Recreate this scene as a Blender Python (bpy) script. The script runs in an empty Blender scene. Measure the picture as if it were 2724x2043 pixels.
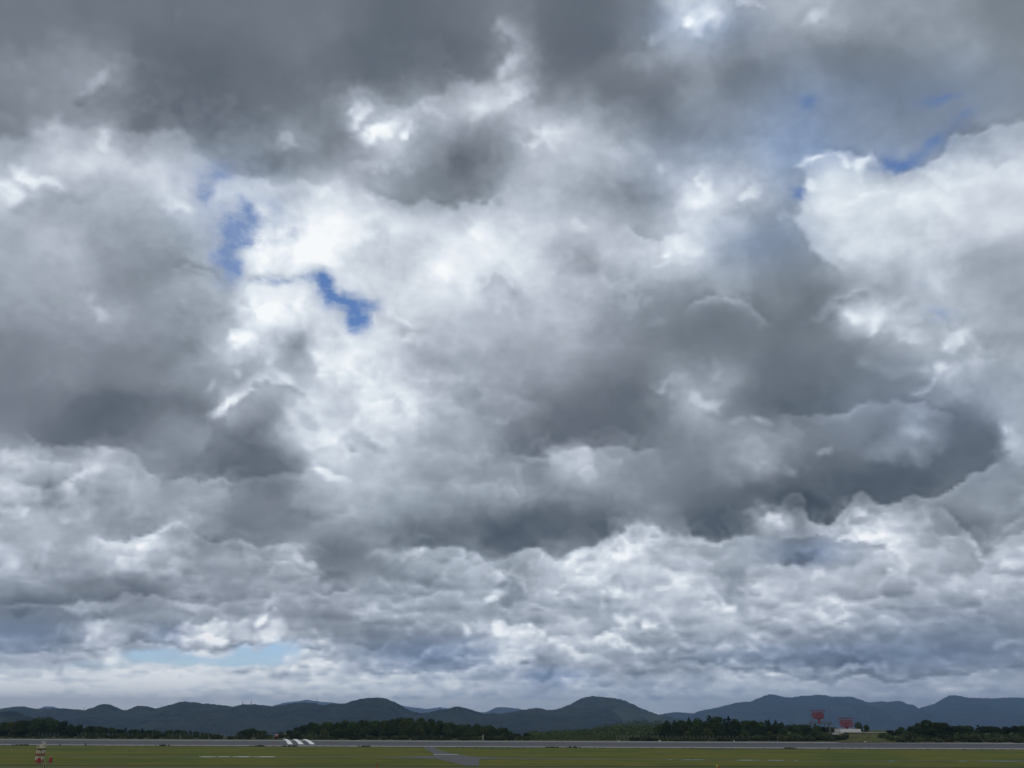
import bpy, bmesh, math, random
import numpy as np
from mathutils import Vector, Matrix
from mathutils.noise import noise as pnoise, fractal

# ------------------------------------------------------------------ camera
PITCH = math.atan(0.4243)
HCAM = 16.0
FPX, CX, CY = 2047.0, 1362.0, 1021.5
scene = bpy.context.scene
cam_data = bpy.data.cameras.new('camera')
cam_data.sensor_width = 36.0
cam_data.lens = FPX / 2724.0 * 36.0
cam_data.clip_start = 0.5
cam_data.clip_end = 200000.0
cam = bpy.data.objects.new('camera', cam_data)
scene.collection.objects.link(cam)
cam.location = (0, 0, HCAM)
cam.rotation_euler = (math.pi / 2 + PITCH, 0, 0)
scene.camera = cam
scene.view_settings.view_transform = 'Standard'
scene.view_settings.look = 'None'
scene.view_settings.exposure = 0.0
scene.view_settings.gamma = 1.0
scene.cycles.max_bounces = 6
scene.cycles.volume_bounces = 0
scene.cycles.use_denoising = True
scene.cycles.use_adaptive_sampling = True
scene.cycles.adaptive_threshold = 0.01
scene.cycles.adaptive_min_samples = 16

SP, CP = math.sin(PITCH), math.cos(PITCH)

def at_depth(px, py, D):
    u = (px - CX) / FPX; v = (CY - py) / FPX
    y = CP - v * SP; z = SP + v * CP
    k = D / y
    return Vector((u * k, D, HCAM + z * k))

def on_ground(px, py, z=0.0):
    u = (px - CX) / FPX; v = (CY - py) / FPX
    y = CP - v * SP; zz = SP + v * CP
    k = (z - HCAM) / zz
    return Vector((u * k, y * k, z))

def project(az, el):
    """direction (degrees) -> full size photograph pixel, numpy arrays"""
    a = np.radians(az); e = np.radians(el)
    x = np.sin(a) * np.cos(e); y = np.cos(a) * np.cos(e); z = np.sin(e)
    f = y * CP + z * SP
    up = -y * SP + z * CP
    f = np.maximum(f, 0.05)
    return CX + FPX * x / f, CY - FPX * up / f

# ------------------------------------------------------------------ sky: cloud brightness observed over the sky
T00 = """117 117 113 113 112 112 112 113 117 117 118
124 126 135 128 108 105 106 106 112 118 112
138 140 148 148 118 107 101 104 106 110 112
132 140 143 132 116 108 106 106 112 116 130
138 168 165 175 125 130 125 120 128 150 120
180 195 205 195 200 195 175 150 145 140 155
205 165 170 175 175 200 175 190 180 175 205
175 180 172 160 155 170 180 180 195 215 235"""
T10 = """112 100 104 112 118 128 110 104 108 125 165
105 100 104 106 115 150 112 100 104 128 160
112 106 114 122 130 170 125 115 118 122 128
165 150 170 175 195 190 150 155 125 118 118
150 215 160 150 145 160 215 195 180 150 130
150 165 150 122 125 155 180 180 175 165 170
200 150 140 138 145 185 185 165 150 140 165
215 205 185 190 200 195 195 190 180 160 190"""
T20 = """205 160 165 170 180 160 150 150 145 135 125
165 140 145 140 128 125 130 138 150 155 130
145 120 125 135 140 125 125 130 135 138 135
140 140 140 142 142 140 128 130 135 140 145
140 145 155 150 150 148 145 142 142 150 175
165 165 170 150 185 190 160 170 190 200 205
215 200 175 160 215 210 215 215 215 210 205
205 180 150 160 200 205 200 205 205 205 205"""
T01 = """170 170 175 150 145 145 155 190 215 225 225
165 165 160 142 138 150 165 185 200 205 200
150 155 155 165 150 150 150 175 225 235 195
130 132 138 135 135 135 145 190 190 160 195
122 130 135 125 130 140 150 165 190 170 215
120 120 108 100 108 115 120 195 155 200 195
135 112 110 112 125 140 145 120 120 200 205
185 165 170 180 150 130 125 112 110 135 205"""
T11 = """190 180 190 225 225 225 200 165 185 195 200
200 195 215 230 200 195 200 175 165 165 160
200 195 205 195 185 178 180 168 150 145 130
225 205 175 180 175 165 165 162 145 135 130
210 195 180 170 165 160 150 140 125 115 150
210 220 210 175 150 145 125 118 112 112 135
205 200 175 165 160 130 118 112 110 120 130
190 190 165 160 150 150 130 190 170 140 135"""
T21 = """205 155 140 135 175 200 205 195 185 165 165
150 160 140 125 120 150 160 180 195 170 160
120 118 118 112 125 200 200 175 170 175 165
118 116 115 115 120 130 150 175 170 175 165
145 150 112 110 110 120 130 145 185 160 158
180 135 112 105 120 130 130 130 125 135 165
140 145 150 135 125 130 120 155 115 105 160
130 140 165 120 105 105 100 100 102 115 150"""
T02 = """185 150 170 155 175 150 165 130 120 135 175
165 180 165 160 150 170 150 125 130 130 150
195 165 165 200 205 175 150 165 150 175 115
145 145 140 135 125 150 165 150 160 160 165
125 125 135 145 150 155 165 165 175 160 140
155 145 165 200 170 175 215 210 200 195 175
195 195 195 200 200 205 205 200 200 195 200
190 188 188 186 184 180 176 175 175 175 180"""
T12 = """180 165 160 155 150 155 140 140 140 145 130
150 145 120 125 115 95 95 100 105 160 150
120 145 160 150 150 135 165 190 195 195 185
165 150 150 160 185 150 170 185 190 190 195
165 165 165 160 175 180 180 180 185 190 185
145 140 130 150 180 210 175 195 180 175 160
185 190 175 180 165 170 140 165 160 155 160
175 175 175 180 175 175 175 175 175 175 175"""
T22 = """115 110 100 90 95 100 95 110 135 150 150
100 95 170 130 140 190 200 170 130 125 150
175 165 150 140 160 180 195 190 180 160 190
185 160 190 190 180 175 165 170 175 185 175
185 200 180 185 190 175 165 160 150 150 150
165 165 165 145 140 135 145 145 130 135 140
150 175 165 160 150 150 140 140 165 160 150
165 165 165 165 165 165 165 165 165 165 165"""
def _t(s): return np.array([[float(v) for v in r.split()] for r in s.split('\n')])
GRID = np.vstack([np.hstack([_t(T00), _t(T10), _t(T20)]),
                  np.hstack([_t(T01), _t(T11), _t(T21)]),
                  np.hstack([_t(T02), _t(T12), _t(T22)])])     # 24 x 33, cells 82.5 x 80 px

def grid_sample(G, px, py):
    gx = np.clip(px / 82.545 - 0.5, 0, G.shape[1] - 1.001)
    gy = np.clip(py / 80.0 - 0.5, 0, G.shape[0] - 1.001)
    ix = gx.astype(int); iy = gy.astype(int); fx = gx - ix; fy = gy - iy
    def g(j, i): return G[np.clip(j, 0, G.shape[0]-1), np.clip(i, 0, G.shape[1]-1)]
    def cub(a, b, c, d, t):
        return b + 0.5*t*(c - a + t*(2*a - 5*b + 4*c - d + t*(3*(b - c) + d - a)))
    rows = [cub(g(iy+k, ix-1), g(iy+k, ix), g(iy+k, ix+1), g(iy+k, ix+2), fx) for k in (-1, 0, 1, 2)]
    return cub(*rows, fy)

def blobs(L, px, py, val):
    for b in L:
        x, y, rx, ry, ang, amp = b
        c, s = math.cos(math.radians(ang)), math.sin(math.radians(ang))
        dx, dy = px - x, py - y
        u = (dx*c + dy*s) / rx; v = (-dx*s + dy*c) / ry
        val = val + amp * np.exp(-(u*u + v*v) * 0.7)
    return val
FEAT = [(700,560,150,60,0,19),(760,700,160,60,0,6),(930,1000,90,90,0,6),(1050,640,160,70,0,10),(690,900,60,60,0,8),(1290,1425,260,32,0,-10),(2300,1285,280,32,-4,-9),(1650,1090,200,60,0,-4),(760,650,130,50,0,16),(720,800,70,35,-10,18),(840,700,120,40,10,12),(1000,720,120,60,0,8),(640,770,50,25,0,12),(870,900,60,50,0,10),(2450,560,160,60,0,6),(1230,700,90,45,0,8),(103,468,55,14,25,35),(135,492,25,12,30,25),(8,505,40,30,0,30),(464,550,30,12,0,40),(267,205,40,22,-30,18),(255,242,35,12,0,-15),
 (148,324,22,30,-20,25),(287,361,25,30,0,15),(780,378,22,14,45,20),(862,509,30,25,0,20),(521,185,70,45,0,-8),(53,550,50,14,-20,-20),
 (185,534,60,10,0,-15),(759,431,60,25,0,-15),(464,369,40,12,0,15),
 (961,304,20,30,30,45),(1010,353,45,18,-20,40),(1101,349,15,15,0,25),(1360,140,22,50,0,22),(1355,82,30,25,0,15),(1257,304,25,20,0,30),
 (1343,275,35,8,-30,30),(1380,242,40,10,-20,20),(1138,283,30,8,20,15),(1417,357,28,18,0,28),(1425,382,35,8,10,18),(1245,410,60,30,0,-15),
 (1257,361,60,20,0,-12),(990,447,35,14,0,25),(1072,439,30,10,0,12),(1729,98,20,15,0,30),(1708,164,30,20,0,10),(1762,456,12,12,0,15),
 (1236,530,80,10,0,-10),(1286,624,25,18,0,18),(1544,603,25,15,0,15),(1688,501,40,30,0,-10),
 (1857,53,32,22,-20,45),(1869,94,30,14,0,-12),(2000,8,50,8,0,25),(2185,25,25,12,-30,15),(1886,460,10,35,15,28),(1980,460,45,12,0,15),
 (1849,525,40,18,0,15),(1997,513,25,14,-30,25),(2046,534,30,6,0,15),(2161,419,22,10,-20,35),(2251,419,18,14,0,22),(2309,415,20,20,0,20),
 (2157,484,18,12,0,22),(2083,558,40,14,30,-20),(1972,587,35,25,0,-15),(2103,599,35,8,35,20),(2366,534,60,6,0,12),(2506,464,60,10,10,14),(2662,415,40,10,0,-10),
 (763,837,50,22,0,15),(821,759,22,8,0,25),(657,894,30,20,45,30),(751,997,20,12,30,35),(706,952,14,22,-30,25),(780,894,45,35,0,-25),
 (673,981,35,30,0,-15),(636,985,14,10,40,20),(562,1022,10,10,0,25),(583,1079,35,14,-35,40),(636,1055,20,10,-30,20),(854,956,20,25,0,15),
 (858,1161,35,22,0,25),(883,1256,30,12,30,25),(821,1112,25,14,45,-15),(263,833,35,9,30,35),(213,784,25,14,0,20),(287,1075,70,22,0,-12),
 (513,710,60,18,10,-15),(62,1206,45,14,-15,25),(267,1198,18,12,40,25),(230,1260,45,10,-20,35),(698,1227,90,25,0,-10),(558,1174,12,25,0,-12),(608,1260,40,8,-20,20),
 (978,845,14,18,0,15),(1072,845,50,12,25,20),(1093,907,28,8,-10,30),(1052,886,30,14,0,-20),(961,989,25,22,0,15),(1101,759,40,6,0,12),(1191,739,12,20,0,12),
 (1318,755,55,16,15,-18),(1318,726,30,7,-20,-15),(1331,1116,35,9,0,20),(1516,1202,55,8,10,45),(1565,1235,35,25,0,22),(1483,1223,25,10,0,15),
 (1778,1014,45,9,15,30),(1799,1050,20,20,0,15),(1754,862,20,8,0,10),(990,1174,40,14,20,-25),(933,1034,14,7,0,-20),(1565,693,30,30,0,-12),
 (1799,665,14,20,0,15),(1770,702,30,5,-20,10),
 (1841,685,35,10,0,35),(1931,784,50,12,30,28),(1980,825,40,14,20,18),(2268,833,55,14,-10,28),(2337,853,14,30,30,32),(2329,792,6,20,0,15),
 (2424,878,35,16,0,32),(2448,845,20,8,0,10),(2424,817,30,10,-30,-15),(2563,894,40,18,0,32),(2440,972,20,6,15,25),(2506,968,22,18,0,25),
 (2465,1022,35,8,-25,30),(2350,964,40,12,20,12),(1898,960,25,20,-40,12),(1873,1063,40,11,20,35),(1964,1124,20,8,0,22),(2029,1120,18,8,20,22),
 (2424,1153,25,12,0,38),(2341,1186,45,12,0,28),(2210,1194,20,9,0,20),(2497,1202,8,12,0,15),(2432,1198,35,8,0,12),(2432,1083,70,10,10,15),
 (2226,1087,70,10,-10,12),(2657,1133,12,12,0,25),(2021,1256,35,12,15,30),(2095,1256,14,10,0,35),(2165,1042,60,16,0,-10),(2699,1174,25,50,0,22),
 (2629,1186,25,35,0,-20),(2350,1248,140,20,0,-8),
 (25,1350,30,22,0,20),(135,1313,18,35,0,-18),(226,1337,45,18,0,-15),(209,1383,22,12,0,15),(415,1432,20,8,0,35),(410,1465,80,16,0,30),
 (267,1452,35,12,0,18),(472,1403,30,8,-15,20),(349,1399,90,14,-5,-15),(443,1493,50,6,-5,-25),(718,1313,70,18,0,-15),(595,1415,90,18,0,-12),
 (706,1444,70,6,0,15),(780,1477,30,12,30,25),(829,1493,14,10,0,30),(821,1522,14,5,0,20),(874,1534,28,22,0,-30),(328,1559,90,18,0,-15),
 (144,1592,100,12,0,-10),(254,1604,60,8,0,20),(62,1629,90,9,0,-18),(267,1658,40,14,0,42),(263,1699,25,18,0,38),(328,1699,12,8,0,20),
 (410,1662,22,8,35,35),(369,1695,35,25,0,-20),(443,1682,25,20,0,-30),(575,1666,70,20,0,40),(739,1674,35,18,0,36),(698,1629,12,18,0,35),
 (493,1707,45,14,-20,25),(591,1723,90,7,-5,-38),(493,1608,25,10,0,30),(657,1707,35,7,0,-30),(780,1764,40,14,-30,30),(862,1773,35,20,0,26),
 (821,1801,50,9,0,-10),(841,1736,50,7,0,-15),(279,1740,28,10,0,25),(164,1768,60,7,0,18),(431,1768,60,4,0,12),(349,1789,90,6,0,10),
 (493,1846,60,5,0,12),(135,1859,40,6,-15,12),(731,1838,45,8,0,-15),
 (1421,1428,150,30,0,-12),(1113,1440,60,15,0,-15),(1134,1461,8,12,0,25),(1011,1473,40,9,0,20),(1093,1489,60,9,0,18),(1688,1444,50,18,-25,32),
 (1585,1477,60,10,-15,32),(1565,1502,40,10,0,18),(1343,1522,35,9,-20,30),(1319,1576,22,10,0,42),(1380,1543,40,12,20,-15),(1380,1584,45,14,0,-20),
 (1400,1538,25,8,30,20),(1002,1633,40,16,0,20),(1080,1600,50,10,0,15),(1072,1670,22,12,0,28),(970,1674,60,25,0,-12),(1257,1678,18,14,0,42),
 (1335,1674,14,25,20,46),(1400,1690,45,25,0,38),(1441,1723,18,6,0,22),(1515,1740,42,12,10,42),(1339,1715,12,8,0,22),(1298,1723,22,18,0,-22),
 (1610,1690,42,14,0,46),(1688,1707,40,8,15,28),(1671,1641,16,12,0,38),(1725,1645,20,14,30,36),(1750,1650,35,3,0,20),(1688,1551,35,12,0,22),
 (1790,1538,30,12,0,18),(1573,1608,60,12,0,-20),(1639,1584,20,12,0,-15),(1503,1567,12,4,30,20),(1441,1617,25,6,20,15),(1142,1744,35,7,-15,42),
 (1154,1773,120,8,0,-28),(949,1744,50,12,0,20),(990,1789,30,8,0,18),(1187,1814,50,8,0,26),(1306,1760,14,9,0,38),(1335,1760,8,8,0,28),
 (1400,1748,18,6,0,20),(1216,1756,7,5,0,28),(1483,1793,60,8,0,-25),(1380,1810,25,4,0,28),(1565,1830,45,5,0,20),(1696,1764,25,10,0,28),
 (1688,1793,45,9,0,-20),(1474,1830,35,7,0,-15),(1791,1723,12,7,0,25),(1791,1826,30,5,0,18),
 (2046,1346,25,9,0,32),(2079,1370,25,18,0,22),(2185,1350,40,22,20,-35),(2259,1321,30,8,10,32),(2309,1374,55,8,10,-25),(2329,1424,80,9,10,35),
 (2370,1362,55,14,0,12),(2259,1420,20,6,20,28),(2432,1403,60,10,0,18),(1960,1411,60,15,0,-20),(1956,1424,10,6,0,28),(1878,1448,60,8,0,18),
 (2711,1493,30,18,0,22),(2522,1428,15,6,0,28),(2596,1452,25,6,30,22),(2144,1477,45,16,0,-28),(2350,1510,30,12,0,-18),(2366,1514,7,5,0,22),
 (2185,1518,25,14,0,26),(2042,1510,50,10,0,16),(1890,1584,35,6,35,38),(1935,1617,20,8,0,28),(2185,1629,25,6,15,36),(2206,1653,60,7,0,28),
 (2226,1592,12,10,-30,18),(1951,1551,30,25,0,-20),(1992,1576,25,12,0,-15),(2555,1563,35,10,0,22),(2657,1571,40,6,0,14),(1931,1715,28,12,0,24),
 (1997,1727,14,8,0,20),(2025,1695,25,7,15,28),(1836,1711,16,9,0,20),(2226,1760,160,9,0,-22),(1939,1756,120,10,0,-12),(2473,1731,120,14,0,-10),
 (2235,1727,22,14,0,20),(2473,1719,20,9,0,18),(2300,1777,80,6,0,20),(2079,1777,35,5,0,20),(1849,1789,40,8,0,-20),(2309,1793,120,7,0,-15),
 (2514,1789,60,6,0,-12),(2309,1695,15,4,0,20),(2370,1678,15,4,0,15),(2514,1756,25,4,0,15),(2707,1707,25,10,0,20)]
# rifts of blue sky: x, y, rx, ry, angle, strength
HOLES = [(587,456,28,26,40,.8),(538,489,22,38,0,.7),(560,515,30,12,0,.4),(673,562,22,28,0,1.2),(628,606,52,30,10,1.4),(700,600,40,18,-20,.5),(765,640,22,14,0,.5),
 (780,607,14,26,-20,.7),(739,554,12,40,-30,.4),(607,681,26,50,10,1.3),(657,648,44,14,0,.9),(628,712,12,18,0,1),
 (752,752,58,9,-2,1.1),(846,747,32,17,0,1.3),(860,782,15,34,-15,1.2),(895,792,24,18,30,.9),(947,816,22,38,0,1.2),
 (947,855,18,22,0,1.1),(916,784,12,26,0,.8),(990,808,20,20,0,.7),
 (2120,521,16,14,0,1.2),(2107,500,9,14,0,.8),(2362,415,22,26,0,1.1),(2395,440,48,13,0,1.1),(2440,415,30,15,-30,1),
 (2497,371,30,20,-20,1.1),(2555,320,34,15,-30,.7),(2514,263,32,12,0,.8),(2473,271,30,12,0,.45),(2148,275,30,18,0,.7),
 (2198,386,40,9,0,.7),(2270,390,30,8,0,.45),(2506,837,32,18,20,.45),(2456,771,28,8,0,.3),
 (705,1738,75,20,-8,1.3),(640,1762,80,12,0,1),(410,1742,70,12,0,.95),(513,1760,80,9,0,.9),(246,1770,60,8,0,.6)]
# bluish veils
TINT = [(2150,290,160,110,0,.55),(2500,260,180,80,0,.5),(2300,400,260,50,0,.4),(2110,430,50,120,0,.6),(2020,650,120,60,0,.5),
 (600,520,120,120,0,.35),(1850,430,160,120,0,.3),(2560,1700,300,70,0,.35),(2250,1745,350,30,0,.5),(1150,1740,170,40,0,.7),
 (1480,1800,70,20,0,.8),(60,1690,120,50,0,.6),(440,1690,50,30,0,.5),(1860,60,120,60,0,.6),(2150,1470,90,30,0,.6),(2470,1100,250,120,0,.25),
 (1362,1850,1600,40,0,.4)]
# ragged rims of the big cloud masses: direction ('h': rim crosses the sky sideways, 'v': upright), change before the rim,
# change after it (before = above or left), reach before, reach after, points
RIMS = [('h',-18,26,70,50,[(1072,1465),(1154,1469),(1257,1477),(1360,1467),(1483,1473),(1565,1456),(1626,1432),(1659,1420),(1708,1411),(1816,1432),(1898,1440),(1980,1438),(2025,1415)]),
 ('v',-14,20,40,40,[(2050,1330),(2030,1360),(2020,1378),(2025,1415)]),
 ('h',-18,26,60,35,[(2046,1341),(2103,1333),(2132,1340),(2150,1372),(2177,1387),(2206,1382),(2251,1350),(2305,1341),(2370,1333),(2432,1321),(2514,1321),(2555,1292),(2616,1256),(2670,1235)]),
 ('v',-12,22,50,50,[(2632,1110),(2657,1161),(2664,1198),(2672,1240)]),
 ('h',-10,12,50,40,[(2062,1112),(2157,1079),(2251,1071),(2391,1055),(2493,1075),(2547,1112)]),
 ('h',-8,15,60,30,[(1339,1186),(1400,1206),(1483,1212),(1503,1194),(1585,1202),(1688,1202),(1762,1186)]),
 ('h',-8,20,60,35,[(62,1124),(103,1157),(185,1174),(263,1178),(341,1194),(369,1219),(402,1247),(431,1268)]),
 ('h',-10,18,60,40,[(431,1272),(520,1270),(616,1268),(720,1264),(800,1256),(840,1235)]),
 ('h',14,-12,45,45,[(575,1120),(640,1067),(698,1034),(763,1009),(800,1030),(850,1090)]),
 ('h',-6,14,90,60,[(-60,400),(0,382),(82,349),(172,332),(267,337),(328,349),(390,369),(472,361),(534,394),(616,443),(657,484),(780,480),(883,484)]),
 ('h',-5,14,80,50,[(908,230),(949,230),(1031,246),(1080,287),(1121,267),(1216,205),(1318,213)]),
 ('h',-9,13,60,50,[(949,488),(1002,534),(1113,521),(1204,538),(1298,534),(1339,484)]),
 ('h',-16,14,30,60,[(2136,452),(2144,419),(2185,406),(2268,402),(2329,410),(2350,443),(2403,452),(2452,435),(2514,394),(2538,357),(2596,349),(2678,328),(2724,316),(2800,300)]),
 ('v',-14,14,50,60,[(2130,430),(2134,500),(2130,560),(2145,640),(2190,700),(2240,740)]),
 ('h',-12,20,20,30,[(226,1660),(254,1641),(287,1637),(320,1653)]),
 ('h',-10,20,22,34,[(464,1682),(505,1649),(575,1633),(657,1641),(698,1617),(730,1625),(757,1665)]),
 ('h',-20,14,14,18,[(-40,1738),(0,1736),(123,1731),(287,1727),(349,1715),(419,1723),(472,1736),(595,1731),(677,1715),(759,1690)]),
 ('h',-6,20,15,25,[(739,1768),(770,1745),(796,1712),(850,1705),(908,1720)]),
 ('h',-14,14,28,22,[(-40,1610),(0,1608),(103,1616),(205,1608),(287,1596),(410,1586),(534,1600),(616,1596)]),
 ('h',-14,22,35,26,[(238,1440),(328,1436),(410,1424),(472,1403)]),
 ('h',-12,12,35,25,[(493,1391),(554,1432),(657,1438),(780,1440)]),
 ('h',-16,16,34,26,[(820,1535),(833,1551),(862,1563),(908,1551),(960,1540)]),
 ('h',-12,14,30,18,[(908,1727),(990,1719),(1043,1690)]),
 ('h',-14,22,22,14,[(1015,1789),(1154,1785),(1277,1779),(1295,1768)]),
 ('h',-14,18,20,24,[(1305,1670),(1335,1649),(1360,1662),(1400,1658),(1454,1686),(1475,1718)]),
 ('h',-12,6,12,12,[(1335,1736),(1392,1748),(1454,1740)]),
 ('h',-8,18,14,16,[(1470,1727),(1515,1723),(1562,1744)]),
 ('h',-12,18,16,22,[(1562,1694),(1606,1670),(1647,1682),(1704,1711)]),
 ('h',-16,18,26,16,[(1780,1760),(1816,1764),(1898,1768),(1980,1785),(2103,1789),(2206,1805),(2350,1805),(2555,1793),(2724,1789),(2800,1789)]),
 ('h',-14,14,18,10,[(2120,1768),(2226,1774),(2340,1768)]),
 ('h',-12,18,60,35,[(2481,1350),(2534,1395),(2596,1436),(2658,1455),(2686,1407),(2724,1399),(2790,1390)]),
 ('h',14,-10,18,40,[(2243,1425),(2329,1452),(2403,1448)]),
 ('h',10,-12,35,45,[(2062,1432),(2144,1411),(2226,1407),(2309,1440),(2411,1485)]),
 ('h',-8,10,30,30,[(2021,1502),(2144,1497),(2185,1485)]),
 ('h',-10,12,40,35,[(1816,840),(1880,770),(1930,760),(2010,830),(2060,850)]),
 ('h',14,-10,30,40,[(2195,832),(2230,800),(2300,790),(2335,780)]),
 ('h',-6,10,30,40,[(440,880),(450,740),(500,700),(570,720),(600,740)]),
 ('h',-12,16,25,40,[(640,775),(700,750),(830,750),(855,775),(900,840)]),
 ('h',8,-8,30,40,[(1270,770),(1318,735),(1375,760),(1390,790)]),
 ('h',-8,10,40,40,[(1650,600),(1760,640),(1840,640)])]

# rows of the sky table: every 0.17 degree low down, every 0.22 degree above 15 degrees
NLOW = 89
ROWS = [15.0*i/88 for i in range(NLOW)] + [15.0 + .22*i for i in range(166)]
AZL, AZH = 37.5, 54.0            # half azimuth range of the low rows and of the high rows
NSEC, NCOL = 2, 252              # sectors of azimuth, samples in each

def fbm_image(h, w, cell, octaves, seed, rough=0.55):
    rs = np.random.RandomState(seed); out = np.zeros((h, w)); amp = 1.0; tot = 0
    for o in range(octaves):
        c = max(cell / 2**o, 1.0)
        gh, gw = int(h/c)+3, int(w/c)+3
        g = rs.rand(gh, gw)
        yy = np.arange(h)/c; xx = np.arange(w)/c
        iy = yy.astype(int); ix = xx.astype(int)
        fy = yy-iy; fx = xx-ix; fy = fy*fy*(3-2*fy); fx = fx*fx*(3-2*fx)
        a_ = g[iy][:, ix]; b_ = g[iy][:, ix+1]; c_ = g[iy+1][:, ix]; d_ = g[iy+1][:, ix+1]
        out += amp*((a_*(1-fx)+b_*fx)*(1-fy[:, None]) + (c_*(1-fx)+d_*fx)*fy[:, None])
        tot += amp; amp *= rough
    return out/tot

def heaps(L, px, py, W1, W2, val, k=1.0, soft=1.2):
    """uneven cloud patches: solid inside, ragged at the rim"""
    for (x, y, rx, ry, ang, amp) in L:
        c, s = math.cos(math.radians(ang)), math.sin(math.radians(ang))
        thin = max(rx, ry)/max(min(rx, ry), 1)
        if thin > 2.5: ry, rx = (ry*1.25, rx) if rx > ry else (ry, rx*1.25)
        q = min(1.0, (rx*ry)**.5/16)*(25.0 + (8.0 if thin > 2.5 else 0))
        if thin > 2.5: amp *= .8
        if amp > 25 and rx*ry < 600: amp *= .78
        R = max(rx, ry)*1.25*1.6 + 40
        j0, j1 = np.searchsorted(py[:, 0], (y-R, y+R)); i0, i1 = np.searchsorted(px[0], (x-R, x+R))
        if j1 <= j0 or i1 <= i0: continue
        sl = (slice(j0, j1), slice(i0, i1))
        dx, dy = px[sl] - x + W1[sl]*q*2.2, py[sl] - y + W2[sl]*q*1.6
        u = (dx*c + dy*s)/(rx*1.25); v = (-dx*s + dy*c)/(ry*1.25)
        t = np.clip((1.0+soft*.46-np.sqrt(u*u + v*v))/soft, 0, 1)
        val[sl] += k*amp*t*t*(3-2*t)*(1.0+(W1[sl]-W2[sl])*1.3)
    return val

def rims(px, py, W1, W2, val, k=1.0):
    for (way, da, db, la, lb, pts) in RIMS:
        P = np.array(pts, float); t0, t1 = (P[:, 0], P[:, 1]) if way == 'h' else (P[:, 1], P[:, 0])
        a_, b_ = (px, py) if way == 'h' else (py, px)
        q = min(24.0, 7+.42*(la+lb)/2)
        s_ = b_ - np.interp(a_, t0, t1) + (W1*.8+W2)*q*1.6
        win = np.clip((a_ - t0[0])/30, 0, 1)*np.clip((t0[-1] - a_)/30, 0, 1)
        eff = np.where(s_ < 0, da*np.exp(np.minimum(s_, 0)/la*1.2), db*np.exp(-np.maximum(s_, 0)/lb*1.2))
        core = np.clip(np.abs(s_)/(2.5+max(0, la+lb-80)*.16), 0, 1)      # soften the very rim
        val = val + k*win*eff*core
    return val

def blur(M, r):
    k = np.exp(-0.5*(np.arange(-3*r, 3*r+1)/r)**2); k /= k.sum()
    Q = np.pad(M, 3*r, mode='edge')
    Q = sum(k[i]*Q[:, i:i+M.shape[1]] for i in range(len(k)))
    return sum(k[i]*Q[i:i+M.shape[0]] for i in range(len(k)))

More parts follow.
